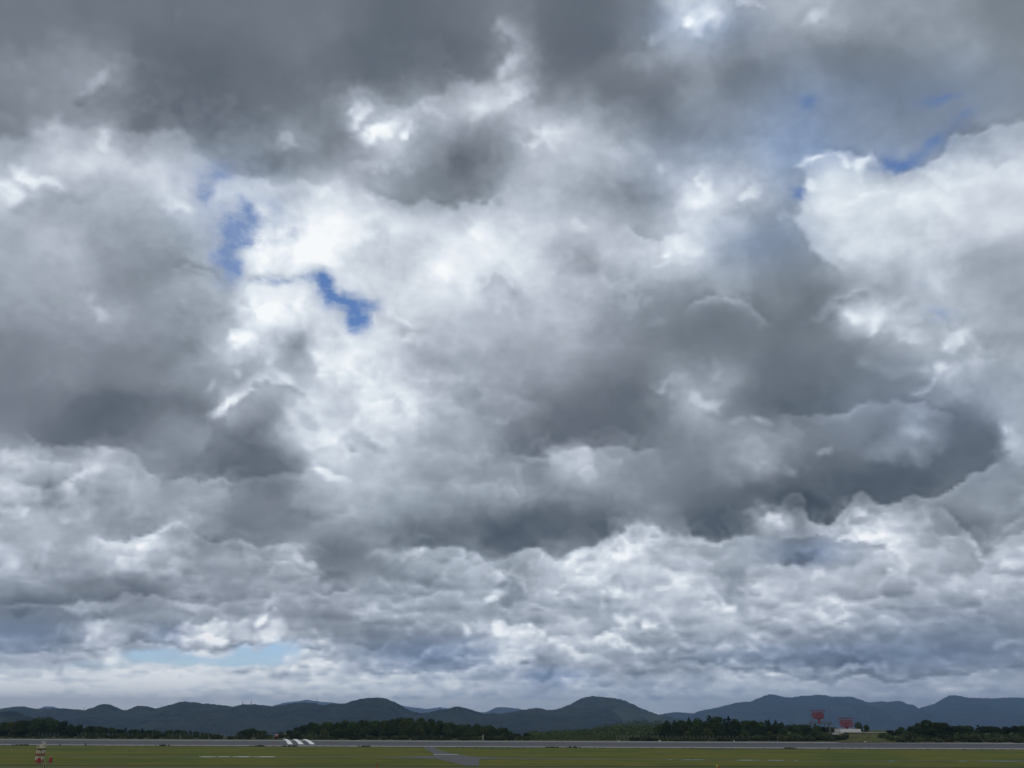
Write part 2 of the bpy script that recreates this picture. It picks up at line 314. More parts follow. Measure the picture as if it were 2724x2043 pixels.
def cloud_field():
    """brightness of the cloud deck on a grid of 4-pixel cells, with cumulus heaped up from far to near"""
    C = 4.0; W, Hh = 775, 525; X0, Y0 = -190.0, -120.0
    px, py = np.meshgrid(X0 + C*(np.arange(W)+.5), Y0 + C*(np.arange(Hh)+.5))
    W1 = (fbm_image(Hh, W, 20, 5, 21, .56)-.5)*2; W2 = (fbm_image(Hh, W, 20, 5, 22, .56)-.5)*2
    B1 = (fbm_image(Hh, W, 38, 6, 31, .53)-.5)*2; B2 = (fbm_image(Hh, W, 38, 6, 32, .53)-.5)*2
    hiw = np.clip((1890-py)/900, .08, 1)
    raw = grid_sample(GRID, px + (B1*.6+W1*.4)*85*hiw, py + (B2*.6+W2*.4)*70*hiw)
    base = heaps(FEAT, px, py, W1, W2, raw, .5)
    V = base.copy()
    n1 = fbm_image(Hh, W, 15, 4, 3, .54); n2 = fbm_image(Hh, W, 32, 5, 5, .54)
    rs = np.random.RandomState(11)
    P = []
    y = 1850.0
    while y > -100:
        r = 9 + (1890-y)*0.088
        step = r*0.36
        for k in range(int(3100/(r*2.4))):
            P.append((rs.uniform(-190, 2900), y + rs.uniform(-.5, .5)*step, r*rs.uniform(.4, 1.5)))
        y -= step
    for (x, y, r) in P:
        hi = min(max((1350-y)/900, 0), 1)
        r *= math.exp(rs.normal()*.3); rx = r*rs.uniform(.8, 1.45); top = r*rs.uniform(.6, 1.15); bot = r*rs.uniform(.35, .7)*(1+.6*hi)
        i0, i1 = int((x-rx*1.7-X0)/C), int((x+rx*1.7-X0)/C)+1
        j0, j1 = int((y-top*1.8-Y0)/C), int((y+bot*1.8-Y0)/C)+1
        i0, i1, j0, j1 = max(i0, 0), min(i1, W), max(j0, 0), min(j1, Hh)
        if i1-i0 < 2 or j1-j0 < 2: continue
        sx, sy = px[j0:j1, i0:i1], py[j0:j1, i0:i1]
        dx = (sx-x)/rx; dy = (sy-y); dyn = np.where(dy < 0, dy/top, dy/bot)
        oi, oj = rs.randint(0, W-(i1-i0)+1), rs.randint(0, Hh-(j1-j0)+1)
        nn = n1[oj:oj+j1-j0, oi:oi+i1-i0]; nb = n2[oj:oj+j1-j0, oi:oi+i1-i0]
        d = np.sqrt(dx*dx+dyn*dyn) + (nn-.5)*1.7 + (nb-.5)*1.7
        # crisp lit head, soft shaded base
        soft = np.where(dy < 0, .08+.20*hi, .50)
        a_ = np.clip((1.0+soft-d)/(2*soft), 0, 1); a_ = a_*a_*(3-2*a_)
        ci, cj = min(max(int((x-X0)/C), 0), W-1), min(max(int((y-top*.3-Y0)/C), 0), Hh-1)
        m = base[cj, ci]
        litf = min(max((m-118)/55, 0), 1)
        A = (5+27*litf)*(1-.52*hi)
        rim = np.exp(-np.clip(1-d, 0, 5)/.28)*np.where(dy < 0, 1, 0)      # thin bright edge of the head
        grad = np.clip(-dyn, -.6, 1)*.8 + rim*.55
        loc = .35*m + .65*base[j0:j1, i0:i1]
        col = loc + A*(grad-.32) + (nn-.5)*A*.8 + (nb-.5)*A*1.5 + rs.normal()*A*.25
        al = (.30+.62*litf)*(1-.45*hi)*rs.uniform(.35, 1.0)
        if y > 1790: al *= .45
        V[j0:j1, i0:i1] = V[j0:j1, i0:i1]*(1-al*a_) + col*al*a_
    # keep the broad brightness as observed, then the patches that stand in front
    obs = grid_sample(GRID, px, py); obs = obs + .40*(blobs(FEAT, px, py, obs.copy())-obs)
    V = V - blur(V, 10) + blur(obs, 10)
    V = heaps(FEAT, px, py, W1, W2, V, .38, 1.15)
    V = rims(px, py, W1, W2, V, 1.0)
    # fine shreds where cloud is lit
    litm = np.clip((blur(V, 6)-125)/60, 0, 1)
    f1 = fbm_image(Hh, W, 10, 3, 41, .5)-.5; f2 = fbm_image(Hh, W, 60, 6, 42, .55)-.5
    V = V + (f1*8+f2*17)*litm + f2*10*(1-litm)
    mean = blur(V, 22)
    V = mean + (V-mean)*1.02
    V = np.where(V < 104, 104-(104-V)*.55, V)
    # thin stretched layers low over the horizon
    st = fbm_image(Hh, W//10+2, 4, 5, 77, .62); xi = np.arange(W)/10.0; i0_ = xi.astype(int); fr = xi-i0_
    st = st[:, i0_]*(1-fr) + st[:, i0_+1]*fr
    lowb = np.clip((py-1735)/40, 0, 1)
    V = V + (st-.5)*48*lowb*np.where(px < 1000, 1.0, .55) + lowb*np.clip((900-px)/500, 0, 1)*8
    V = V + (30+10*np.clip((1300-px)/800, 0, 1))*np.clip((py-1740)/110, 0, 1) + 8*np.clip((py-1790)/40, 0, 1)
    V = V + (V - blur(V, 2))*.9
    hole = 1.75*blobs(HOLES, px+W1*34*hiw**.5, py+W2*26*hiw, np.zeros_like(px))*(1.0+(f2*1.6+f1*1.0)); tint = blobs(TINT, px, py, np.zeros_like(px))
    return (X0, Y0, C), V/255.0, np.clip(hole, 0, 2), np.clip(tint, 0, 1)

def bil(F, meta, px, py):
    X0, Y0, C = meta
    gx = np.clip((px-X0)/C-.5, 0, F.shape[1]-1.001); gy = np.clip((py-Y0)/C-.5, 0, F.shape[0]-1.001)
    ix = gx.astype(int); iy = gy.astype(int); fx = gx-ix; fy = gy-iy
    return (F[iy, ix]*(1-fx)+F[iy, ix+1]*fx)*(1-fy) + (F[iy+1, ix]*(1-fx)+F[iy+1, ix+1]*fx)*fy

def sky_tables():
    meta, V, Ho, Ti = cloud_field()
    el = np.array(ROWS)[:, None]
    half = np.where(np.arange(len(ROWS)) < NLOW, AZL, AZH)[:, None]
    az = np.linspace(-1, 1, NSEC*(NCOL-1)+1)[None, :]*half
    px, py = project(az, el + 0*az)
    return np.clip(bil(V, meta, px, py), 0.05, 1), np.clip(bil(Ho, meta, px, py)*.5, 0, 1), np.clip(bil(Ti, meta, px, py), 0, 1)

class NT:
    """small helper to write node trees as expressions"""
    def __init__(s, tree): s.t = tree; tree.nodes.clear()
    def n(s, typ, **kw):
        nd = s.t.nodes.new(typ)
        for k, v in kw.items(): setattr(nd, k, v)
        return nd
    def put(s, sock, v):
        if isinstance(v, bpy.types.NodeSocket): s.t.links.new(v, sock)
        elif v is not None: sock.default_value = v
    def m(s, op, a, b=None, c=None, clamp=False):
        nd = s.n('ShaderNodeMath', operation=op, use_clamp=clamp)
        for i, v in enumerate((a, b, c)): s.put(nd.inputs[i], v)
        return nd.outputs[0]
    def v(s, op, a, b=None, scale=None):
        nd = s.n('ShaderNodeVectorMath', operation=op)
        s.put(nd.inputs[0], a)
        if b is not None: s.put(nd.inputs[1], b)
        if scale is not None: s.put(nd.inputs['Scale'], scale)
        return nd.outputs['Value'] if op in ('DOT_PRODUCT', 'LENGTH') else nd.outputs[0]
    def mix(s, f, a, b, mode='MIX'):
        nd = s.n('ShaderNodeMix', data_type='RGBA', blend_type=mode, clamp_factor=True)
        s.put(nd.inputs[0], f); s.put(nd.inputs[6], a); s.put(nd.inputs[7], b)
        return nd.outputs[2]
    def mixf(s, f, a, b):
        nd = s.n('ShaderNodeMix', data_type='FLOAT', clamp_factor=True)
        s.put(nd.inputs[0], f); s.put(nd.inputs[2], a); s.put(nd.inputs[3], b)
        return nd.outputs[0]
    def rng(s, x, a, b, c=0.0, d=1.0, smooth=True):
        nd = s.n('ShaderNodeMapRange', interpolation_type='SMOOTHSTEP' if smooth else 'LINEAR', clamp=True)
        for i, v in enumerate((x, a, b, c, d)): s.put(nd.inputs[i], v)
        return nd.outputs[0]
    def noise(s, vec, scale, detail=5.0, rough=0.55, dist=0.0, lac=2.0, kind='FBM', col=False):
        nd = s.n('ShaderNodeTexNoise', noise_dimensions='3D', noise_type=kind)
        s.put(nd.inputs['Vector'], vec); s.put(nd.inputs['Scale'], scale); s.put(nd.inputs['Detail'], detail)
        s.put(nd.inputs['Roughness'], rough); s.put(nd.inputs['Lacunarity'], lac); s.put(nd.inputs['Distortion'], dist)
        return nd.outputs['Color' if col else 'Fac']
    def ramp(s, f, stops, interp='LINEAR'):
        nd = s.n('ShaderNodeValToRGB'); cr = nd.color_ramp; cr.interpolation = interp
        while len(cr.elements) > 1: cr.elements.remove(cr.elements[-1])
        cr.elements[0].position = stops[0][0]; cr.elements[0].color = (*stops[0][1], 1)
        for p, c in stops[1:]:
            e = cr.elements.new(p); e.color = (*c, 1)
        s.put(nd.inputs[0], f); return nd.outputs[0]
    def xyz(s, v):
        nd = s.n('ShaderNodeSeparateXYZ'); s.put(nd.inputs[0], v); return nd.outputs
    def rgb(s, x, y, z):
        nd = s.n('ShaderNodeCombineColor')
        for i, v in enumerate((x, y, z)): s.put(nd.inputs[i], v)
        return nd.outputs[0]
    def vec(s, x, y, z):
        nd = s.n('ShaderNodeCombineXYZ')
        for i, v in enumerate((x, y, z)): s.put(nd.inputs[i], v)
        return nd.outputs[0]

def lin(c): return tuple((v/255.0/12.92) if v/255.0 <= .04045 else ((v/255.0+.055)/1.055)**2.4 for v in c)

SUN_EL, SUN_AZ = 58.0, 205.0      # degrees; azimuth clockwise from +Y: high, behind the left shoulder
world = bpy.data.worlds.new('World'); scene.world = world; world.use_nodes = True

def build_sky():
    N = NT(world.node_tree)
    lum, hole, tint = sky_tables()
    tc = N.n('ShaderNodeTexCoord').outputs['Generated']
    d = N.v('NORMALIZE', tc)
    X, Y, Z = N.xyz(d)
    az = N.m('MULTIPLY', N.m('ARCTAN2', X, Y), 180/math.pi)
    el = N.m('MULTIPLY', N.m('ARCSINE', Z), 180/math.pi)
    low = N.rng(el, 2.0, 22.0, 1.0, 0.0)
    # stretched direction: flat layers towards the horizon, rounder overhead
    dz = N.vec(X, Y, N.m('MULTIPLY', Z, 1.5))
    dlo = N.vec(X, Y, N.m('MULTIPLY', Z, 2.0))
    # ---- slight turbulence of the observed cloud map
    w = N.v('SUBTRACT', N.noise(dz, 34.0, 6.0, 0.62, col=True), (0.5, 0.5, 0.5))
    w = N.v('SCALE', w, scale=N.mixf(low, WARP[0], WARP[1])); Wx, Wy, Wz = N.xyz(w)
    azw = N.m('ADD', az, Wx); elw = N.m('ADD', el, N.m('MULTIPLY', Wy, 0.75))
    isl = N.m('LESS_THAN', elw, 15.0)
    r = N.mixf(isl, N.m('MULTIPLY_ADD', elw, 1/0.22, NLOW-15.0/0.22), N.m('MINIMUM', N.m('MULTIPLY', elw, 88/15.0), float(NLOW-1)))
    chains = []
    for k in range(NSEC):
        ucs = []
        for H_ in (AZL, AZH):
            w_ = 2*H_/NSEC; u_ = N.m('MULTIPLY_ADD', azw, 1/w_, (H_-k*w_)/w_); ucs.append(N.rgb(u_, u_, u_))
        acc = None; blocks = []
        for j in range(len(ROWS)):
            cn = N.n('ShaderNodeRGBCurve'); N.put(cn.inputs['Color'], ucs[0] if j < NLOW else ucs[1])
            mp = cn.mapping; mp.use_clip = False; mp.extend = 'HORIZONTAL'
            for ch, tab in enumerate((lum, hole, tint)):
                row = tab[j, k*(NCOL-1):(k+1)*(NCOL-1)+1]
                cv = mp.curves[ch]
                cv.points[0].location = (0, row[0]); cv.points[1].location = (1, row[-1])
                if ch and row.max() < .02: continue
                st = (1, 3, 12)[ch]
                for i in range(st, NCOL-1, st):
                    cv.points.new(i/(NCOL-1), row[i])
                for p in cv.points: p.handle_type = 'VECTOR'
            mp.update()
            if acc is None: acc, first = cn.outputs[0], j
            else: acc = N.mix(N.m('SUBTRACT', r, float(j-1)+k*1e-4), acc, cn.outputs[0])
            if j-first >= 47 or j == len(ROWS)-1: blocks.append((first, acc)); acc = None
        acc = blocks[0][1]
        for first, blk in blocks[1:]: acc = N.mix(N.m('SUBTRACT', r, float(first-1)+k*1e-4), acc, blk)
        chains.append(acc)
    acc = N.mix(N.m('GREATER_THAN', azw, 0.0), chains[0], chains[1])
    sp = N.n('ShaderNodeSeparateColor'); N.put(sp.inputs[0], acc)
    L, H, T = sp.outputs
    H = N.m('MULTIPLY', H, 2.0)
    # ---- fine structure
    fbm = N.mixf(low, N.noise(dz, 22.0, 8.0, 0.62), N.noise(dlo, 48.0, 6.0, 0.62))
    lit = N.rng(L, 0.42, 0.70)
    Lc = N.m('ADD', L, N.m('MULTIPLY', N.m('SUBTRACT', fbm, 0.5), N.mixf(lit, DET[0], DET[1])))
    col = N.ramp(Lc, [(x/255.0, lin(c)) for x, c in
        ((60, (60, 69, 80)), (90, (85, 94, 105)), (110, (105, 113, 123)), (130, (125, 133, 143)), (150, (146, 154, 165)),
         (170, (167, 175, 186)), (190, (189, 196, 208)), (210, (213, 220, 229)), (226, (231, 236, 242)), (243, (250, 252, 254)))])
    warm = N.noise(d, 3.2, 3.0, 0.5)
    col = N.mix(N.rng(warm, 0.35, 0.65), N.mix(1.0, col, (0.975, 1.003, 1.01, 1), 'MULTIPLY'), N.mix(1.0, col, (0.995, 1.0, 1.004, 1), 'MULTIPLY'))
    blue = N.m('ADD', N.m('MULTIPLY', T, 1.1), N.m('MULTIPLY', low, 0.06), clamp=True)
    blue = N.m('MULTIPLY', blue, N.rng(Lc, 0.55, 0.88, 1.0, 0.25))
    col = N.mix(blue, col, N.mix(1.0, col, (0.80, 0.95, 1.22, 1), 'MULTIPLY'))
    # ---- blue rifts
    fine = N.noise(dz, 44.0, 7.0, 0.68)
    Hn = N.m('ADD', H, N.m('MULTIPLY', N.m('SUBTRACT', fine, 0.5), N.rng(H, 0.02, 0.8, 0.0, 3.4)))
    hm = N.m('MULTIPLY', N.rng(Hn, 0.05, N.mixf(low, 2.1, 1.2), smooth=False), N.rng(N.noise(dz, 19.0, 4.0, 0.6), 0.36, 0.60, 0.78, 1.0))
    sky = N.n('ShaderNodeTexSky', sky_type='NISHITA', sun_disc=False,
              sun_elevation=math.radians(SUN_EL), sun_rotation=math.radians(SUN_AZ),
              altitude=300.0, air_density=1.0, dust_density=0.4, ozone_density=2.0).outputs[0]
    skyc = N.mix(1.0, sky, N.mix(N.rng(el, 5.0, 18.0), (0.86, 0.98, 1.26, 1), (SKYM*.80, SKYM*.92, SKYM*1.12, 1)), 'MULTIPLY')
    cl = N.v('SCALE', col, scale=10.0)
    out = N.mix(hm, cl, skyc)
    bg = N.n('ShaderNodeBackground'); N.put(bg.inputs[0], out); bg.inputs[1].default_value = 0.1
    o = N.n('ShaderNodeOutputWorld'); N.t.links.new(bg.outputs[0], o.inputs[0])
WARP = (0.75, 0.45)
DET = (0.03, 0.17)
SKYM = 1.35
build_sky()
world.cycles.sampling_method = 'MANUAL'
world.cycles.sample_map_resolution = 512

sun_data = bpy.data.lights.new('sun', 'SUN'); sun_data.energy = 1.0; sun_data.angle = math.radians(10); sun_data.color = (1.0, .95, .88)
sun = bpy.data.objects.new('sun', sun_data); scene.collection.objects.link(sun)
a, e = math.radians(SUN_AZ), math.radians(SUN_EL)
sun.rotation_euler = Vector((math.sin(a)*math.cos(e), math.cos(a)*math.cos(e), math.sin(e))).to_track_quat('Z', 'Y').to_euler()

# ------------------------------------------------------------------ helpers
COL = scene.collection
rnd = random.Random(7)

def tag(o, label=None, cat=None, group=None, kind=None):
    if label: o['label'] = label
    if cat: o['category'] = cat
    if group: o['group'] = group
    if kind: o['kind'] = kind
    return o

class MB:
    """collects shapes for one mesh"""
    def __init__(s): s.v = []; s.f = []
    def add(s, vs, fs):
        n = len(s.v); s.v += [tuple(v) for v in vs]; s.f += [tuple(i+n for i in f) for f in fs]
    def box(s, c, d, rz=0.0, bev=0.0):
        x, y, z = d[0]/2, d[1]/2, d[2]/2
        ca, sa = math.cos(rz), math.sin(rz)
        b = min(bev, x*.9, y*.9)
        ring = [(-x+b, -y), (x-b, -y), (x, -y+b), (x, y-b), (x-b, y), (-x+b, y), (-x, y-b), (-x, -y+b)] if b > 0 else [(-x, -y), (x, -y), (x, y), (-x, y)]
        n = len(ring)
        vs = [(c[0]+px*ca-py*sa, c[1]+px*sa+py*ca, c[2]+h) for h in (-z, z) for px, py in ring]
        fs = [tuple(range(n-1, -1, -1)), tuple(range(n, 2*n))] + [(i, (i+1) % n, n+(i+1) % n, n+i) for i in range(n)]
        s.add(vs, fs)
    def rod(s, a, b, r0, r1=None, n=6):
        a, b = Vector(a), Vector(b); r1 = r0 if r1 is None else r1
        d = (b-a).normalized(); t = d.orthogonal().normalized(); q = d.cross(t)
        vs = [p + (t*math.cos(2*math.pi*i/n) + q*math.sin(2*math.pi*i/n))*r for p, r in ((a, r0), (b, r1)) for i in range(n)]
        fs = [tuple(range(n-1, -1, -1)), tuple(range(n, 2*n))] + [(i, (i+1) % n, n+(i+1) % n, n+i) for i in range(n)]
        s.add(vs, fs)
    def lathe(s, c, prof, n=16):
        vs = [(c[0]+r*math.cos(2*math.pi*i/n), c[1]+r*math.sin(2*math.pi*i/n), c[2]+z) for r, z in prof for i in range(n)]
        fs = [(k*n+i, k*n+(i+1) % n, (k+1)*n+(i+1) % n, (k+1)*n+i) for k in range(len(prof)-1) for i in range(n)]
        fs += [tuple(range(n-1, -1, -1)), tuple(range((len(prof)-1)*n, len(prof)*n))]
        s.add(vs, fs)
    def mesh(s, name, mat, smooth=False):
        me = bpy.data.meshes.new(name); me.from_pydata(s.v, [], s.f); me.update()
        if mat: me.materials.append(mat)
        if smooth: me.polygons.foreach_set('use_smooth', [True]*len(me.polygons))
        return me
    def build(s, name, mat, parent=None, smooth=False):
        o = bpy.data.objects.new(name, s.mesh(name, mat, smooth)); COL.objects.link(o)
        if parent: o.parent = parent
        return o

def empty(name, loc, rz=0.0):
    o = bpy.data.objects.new(name, None); o.empty_display_size = .2; o.location = loc; o.rotation_euler = (0, 0, rz)
    COL.objects.link(o); return o

def bsdf_mat(name, fn, rough=0.8, spec=0.3):
    m = bpy.data.materials.new(name); m.use_nodes = True
    N = NT(m.node_tree)
    b = N.n('ShaderNodeBsdfPrincipled'); b.inputs['Roughness'].default_value = rough
    b.inputs['Specular IOR Level'].default_value = spec
    o = N.n('ShaderNodeOutputMaterial'); N.t.links.new(b.outputs[0], o.inputs[0])
    r = fn(N, b)
    if r is not None: N.put(b.inputs['Base Color'], r)
    return m
def pos(N): return N.n('ShaderNodeNewGeometry').outputs['Position']
def c4(c, k=1.0): return (c[0]*k, c[1]*k, c[2]*k, 1)

def painted(name, c, rough=.5, wear=.25, scale=3.0):
    return bsdf_mat(name, lambda N, b: N.mix(N.rng(N.noise(pos(N), scale, 6.0, .6), .35, .75), c4(c), c4(c, 1-wear)), rough)

# ---- grass field: mown bands along the runway, yellowed and darker patches
RW_DIR = None
near0, near1 = on_ground(0, 1982.3), on_ground(2724, 1994.2)
RW_DIR = (near1-near0).normalized(); RW_N = Vector((-RW_DIR.y, RW_DIR.x, 0))
RW_ANG = math.atan2(RW_DIR.y, RW_DIR.x)
def grass_fn(N, b):
    mp = N.n('ShaderNodeMapping'); N.put(mp.inputs['Vector'], pos(N)); mp.inputs['Rotation'].default_value = (0, 0, -RW_ANG)
    mp.vector_type = 'POINT'
    P = mp.outputs[0]
    st = N.v('MULTIPLY', P, (0.35, 1.0, 1.0))
    a_ = N.noise(st, 0.045, 6.0, .62); b_ = N.noise(st, 0.16, 7.0, .66); c_ = N.noise(P, 1.3, 6.0, .7)
    c0 = N.ramp(a_, [(.30, (.046, .082, .013)), (.42, (.078, .106, .014)), (.52, (.124, .130, .017)), (.60, (.088, .110, .016)), (.72, (.058, .090, .016))])
    c1 = N.mix(N.rng(b_, .35, .68), c0, N.mix(1.0, c0, (1.32, 1.12, 1.05, 1), 'MULTIPLY'))
    c2 = N.mix(N.m('MULTIPLY', N.rng(c_, .5, .75), .55), c1, N.mix(1.0, c1, (.60, .66, .6, 1), 'MULTIPLY'))
    y = N.xyz(P)[1]
    band = N.noise(N.vec(0.0, y, 0.0), .22, 3.0, .6)
    return N.mix(N.m('MULTIPLY', N.rng(band, .46, .58), .6), c2, N.mix(1.0, c2, (.74, .86, .8, 1), 'MULTIPLY'))
M_GRASS = bsdf_mat('field_grass', grass_fn, .95, .1)
M_VERGE = bsdf_mat('verge_grass', lambda N, b: N.mix(N.rng(N.noise(N.v('MULTIPLY', pos(N), (.5, 1, 1)), 1.2, 7.0, .7), .35, .7), (.135, .145, .050, 1), (.085, .100, .032, 1)), .95, .1)
M_SCRUB = bsdf_mat('dark_scrub_grass', lambda N, b: N.mix(N.rng(N.noise(N.v('MULTIPLY', pos(N), (.5, 1, 1)), .6, 7.0, .7), .35, .7), (.045, .055, .022, 1), (.080, .082, .040, 1)), .95, .1)
M_BANK = bsdf_mat('rough_bank_grass', lambda N, b: N.mix(N.rng(N.noise(pos(N), .35, 8.0, .72), .38, .62), (.050, .062, .022, 1), (.110, .112, .042, 1)), .95, .1)
M_ASPH = bsdf_mat('runway_asphalt', lambda N, b: N.mix(N.rng(N.noise(N.v('MULTIPLY', pos(N), (.12, 1, 1)), .5, 7.0, .65), .35, .7), (.088, .088, .091, 1), (.066, .066, .068, 1)), .75, .35)
M_RUB = bsdf_mat('rubber_darkened_asphalt', lambda N, b: N.mix(N.rng(N.noise(N.v('MULTIPLY', pos(N), (.08, 1, 1)), .7, 7.0, .65), .3, .7), (.050, .053, .060, 1), (.072, .076, .084, 1)), .7, .35)
M_SHO = bsdf_mat('pale_concrete_shoulder', lambda N, b: N.mix(N.rng(N.noise(N.v('MULTIPLY', pos(N), (.25, 1, 1)), .5, 7.0, .65), .35, .7), (.33, .33, .31, 1), (.20, .205, .19, 1)), .85, .25)
M_ROAD = bsdf_mat('access_road_asphalt', lambda N, b: N.mix(N.rng(N.noise(pos(N), .35, 8.0, .7), .4, .7), (.118, .121, .120, 1), (.080, .084, .084, 1)), .85, .25)
M_CONC = bsdf_mat('weathered_concrete', lambda N, b: N.mix(N.rng(N.noise(pos(N), .8, 7.0, .7), .35, .7), (.22, .22, .20, 1), (.13, .135, .11, 1)), .85, .25)
M_DRAIN = bsdf_mat('mossy_drain_concrete', lambda N, b: N.mix(N.rng(N.noise(pos(N), .8, 7.0, .7), .35, .7), (.12, .125, .09, 1), (.07, .08, .045, 1)), .85, .25)
M_GUT = bsdf_mat('dark_gutter', lambda N, b: N.mix(N.rng(N.noise(pos(N), 1.0, 6.0, .7), .35, .7), (.020, .022, .014, 1), (.045, .048, .024, 1)), .9, .15)  # very dark mottled olive for the runway gutter and the drain edge
M_PAINT = bsdf_mat('white_road_paint', lambda N, b: N.mix(N.m('MULTIPLY', N.rng(N.noise(pos(N), .9, 8.0, .75), .5, .72), .25), (.85, .86, .86, 1), (.42, .43, .43, 1)), .6, .35)
M_LINE = bsdf_mat('worn_line_paint', lambda N, b: N.mix(N.rng(N.noise(N.v('MULTIPLY', pos(N), (.2, 1, 1)), .3, 6.0, .7), .40, .62), (.46, .47, .44, 1), (.24, .245, .225, 1)), .7, .3)
def water_fn(N, b): b.inputs['Roughness'].default_value = .04; b.inputs['IOR'].default_value = 1.33; return (.05, .055, .055, 1)
M_WATER = bsdf_mat('still_water', water_fn, .04, .5)

def forest_fn(lo, hi, mot, sc):
    def f(N, b):
        p = pos(N); oi = N.n('ShaderNodeObjectInfo').outputs['Random']
        n1 = N.noise(p, sc, 6.0, .65); n2 = N.noise(p, sc*.08, 5.0, .6)
        n3 = N.noise(p, sc*.35, 6.0, .7)
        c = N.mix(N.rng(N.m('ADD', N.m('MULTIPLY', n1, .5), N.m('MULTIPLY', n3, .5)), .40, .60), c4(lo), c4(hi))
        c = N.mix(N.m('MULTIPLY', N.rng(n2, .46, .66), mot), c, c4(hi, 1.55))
        bp = N.n('ShaderNodeBump'); bp.inputs['Strength'].default_value = .9; bp.inputs['Distance'].default_value = 6.0
        N.put(bp.inputs['Height'], n1); N.t.links.new(bp.outputs[0], b.inputs['Normal'])
        return c
    return f
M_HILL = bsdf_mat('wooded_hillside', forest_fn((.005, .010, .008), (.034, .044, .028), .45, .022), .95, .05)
M_HILL2 = bsdf_mat('painted_sunlit_mountain', forest_fn((.014, .022, .014), (.046, .058, .034), .9, .022), .95, .05)  # sunlit patches put into the colour: lighter forest greens with strong mottling
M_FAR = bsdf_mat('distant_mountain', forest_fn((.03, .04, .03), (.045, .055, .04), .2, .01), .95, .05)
M_FLOOR = bsdf_mat('valley_floor', forest_fn((.018, .028, .012), (.040, .055, .022), .4, .05), .95, .05)

def leaf_fn(lo, hi):
    def f(N, b):
        oi = N.n('ShaderNodeObjectInfo').outputs['Random']
        n1 = N.noise(pos(N), .9, 4.0, .6)
        c = N.mix(N.rng(n1, .35, .65), c4(lo), c4(hi))
        k = N.m('MULTIPLY_ADD', oi, 1.0, .60)
        c = N.v('SCALE', c, scale=k)
        b.inputs['Subsurface Weight'].default_value = 0.0
        return N.mix(N.rng(N.m('FRACT', N.m('MULTIPLY', oi, 7.3)), .6, 1.0), c, N.mix(1.0, c, (1.35, 1.1, .8, 1), 'MULTIPLY'))
    return f
M_LEAF = bsdf_mat('dark_broadleaf', leaf_fn((.018, .032, .011), (.046, .070, .020)), .8, .12)
M_PINE = bsdf_mat('dark_needles', leaf_fn((.014, .028, .013), (.036, .058, .024)), .8, .12)
M_BUSH = bsdf_mat('shrub_leaves', leaf_fn((.030, .046, .020), (.060, .082, .032)), .8, .12)
M_FWOOD = bsdf_mat('far_wood_leaves', leaf_fn((.068, .105, .034), (.125, .165, .058)), .85, .1)
M_BARK = painted('bark', (.055, .042, .032), .9)
M_FPOST = painted('pale_fence_concrete', (.26, .26, .22), .85)
M_WIRE = painted('fence_wire', (.22, .23, .22), .6)
M_RED = painted('airfield_red_paint', (.34, .030, .026), .5, .3)
M_DRED = painted('dull_red_paint', (.16, .035, .028), .6, .3)
M_WHT = painted('white_paint', (.62, .62, .58), .55, .2)
M_RADAR = painted('radar_red_paint', (.21, .022, .018), .5, .2)
M_STEEL = painted('grey_steel', (.12, .14, .15), .5, .3)
M_DARK = painted('black_housing', (.025, .024, .028), .6, .3)
M_YEL = painted('yellow_paint', (.55, .36, .04), .5, .2)
M_ORG = painted('orange_brown_paint', (.30, .12, .035), .6, .3)
M_CREAM = painted('cream_paint', (.52, .47, .33), .6, .2)

# ------------------------------------------------------------------ the land: airfield plateau falling away into the valley
def land_z(x, y):
    z = 0.0
    if y > 570:
        t = y-570
        z = -0.075*t if t < 900 else -67.5-.045*(t-900)
        z = max(z, -210)
        # wooded shoulder seen through the gap in the trees
        c = (x-70*y/450.0)/ (0.135*y)
        z += min(max(t/90, 0), 1)*math.exp(-c*c)*min(.059*t, 82)*(1 if y < 2000 else max(0, 1-(y-2000)/800))
    return z
def ground_mesh():
    ys = [-300, -100, 0, 60, 120, 180, 230, 280, 330, 380, 430, 480, 540] + [570+12*i for i in range(17)] + [790+45*i for i in range(27)] + [2100, 2500, 3000, 3600, 4500, 6000, 9000, 14000, 20000]
    us = [i/20.0 for i in range(-34, 35)]
    vs = []; fs = []
    for y in ys:
        half = max(abs(y), 420)
        for u in us: x = u*half; vs.append((x, y, land_z(x, y)))
    n = len(us)
    for j in range(len(ys)-1):
        for i in range(n-1): fs.append((j*n+i, j*n+i+1, (j+1)*n+i+1, (j+1)*n+i))
    me = bpy.data.meshes.new('ground'); me.from_pydata(vs, [], fs)
    me.materials.append(M_GRASS); me.materials.append(M_FLOOR)
    for p in me.polygons:
        if p.center.y > 548: p.material_index = 1
    o = bpy.data.objects.new('ground', me); COL.objects.link(o); tag(o, kind='structure')
ground_mesh()

def strip(name, a_, b_, z, mat, ext=900.0, zb=0.0):
    """band along the runway between distances a_ and b_ (m) measured across from its near edge"""
    o = near0 + RW_DIR*0
    L0, L1 = -ext, (near1-near0).length + ext
    mb = MB(); n = 24
    vs = []
    for i in range(n+1):
        t = L0+(L1-L0)*i/n
        for w in (a_, b_): p = o+RW_DIR*t+RW_N*w; vs.append((p.x, p.y, z))
    mb.add(vs, [(2*i, 2*i+2, 2*i+3, 2*i+1) for i in range(n)])
    return tag(mb.build(name, mat), kind='structure')
def across(px, py): return (on_ground(px, py)-near0).dot(RW_N)
W_FAR = .5*(across(0, 1966.2)+across(2724, 1976.6))
strip('runway', 0, W_FAR, .03, M_ASPH)
strip('runway_shoulder', 0, across(500, 1981.9), .05, M_SHO)
strip('runway_shoulder', across(500, 1970.4), W_FAR+1, .05, M_SHO)
strip('runway_wheel_path', across(500, 1975.6), across(500, 1971.0), .05, M_RUB)
strip('runway_gutter', -4.5, -.3, .02, M_GUT)
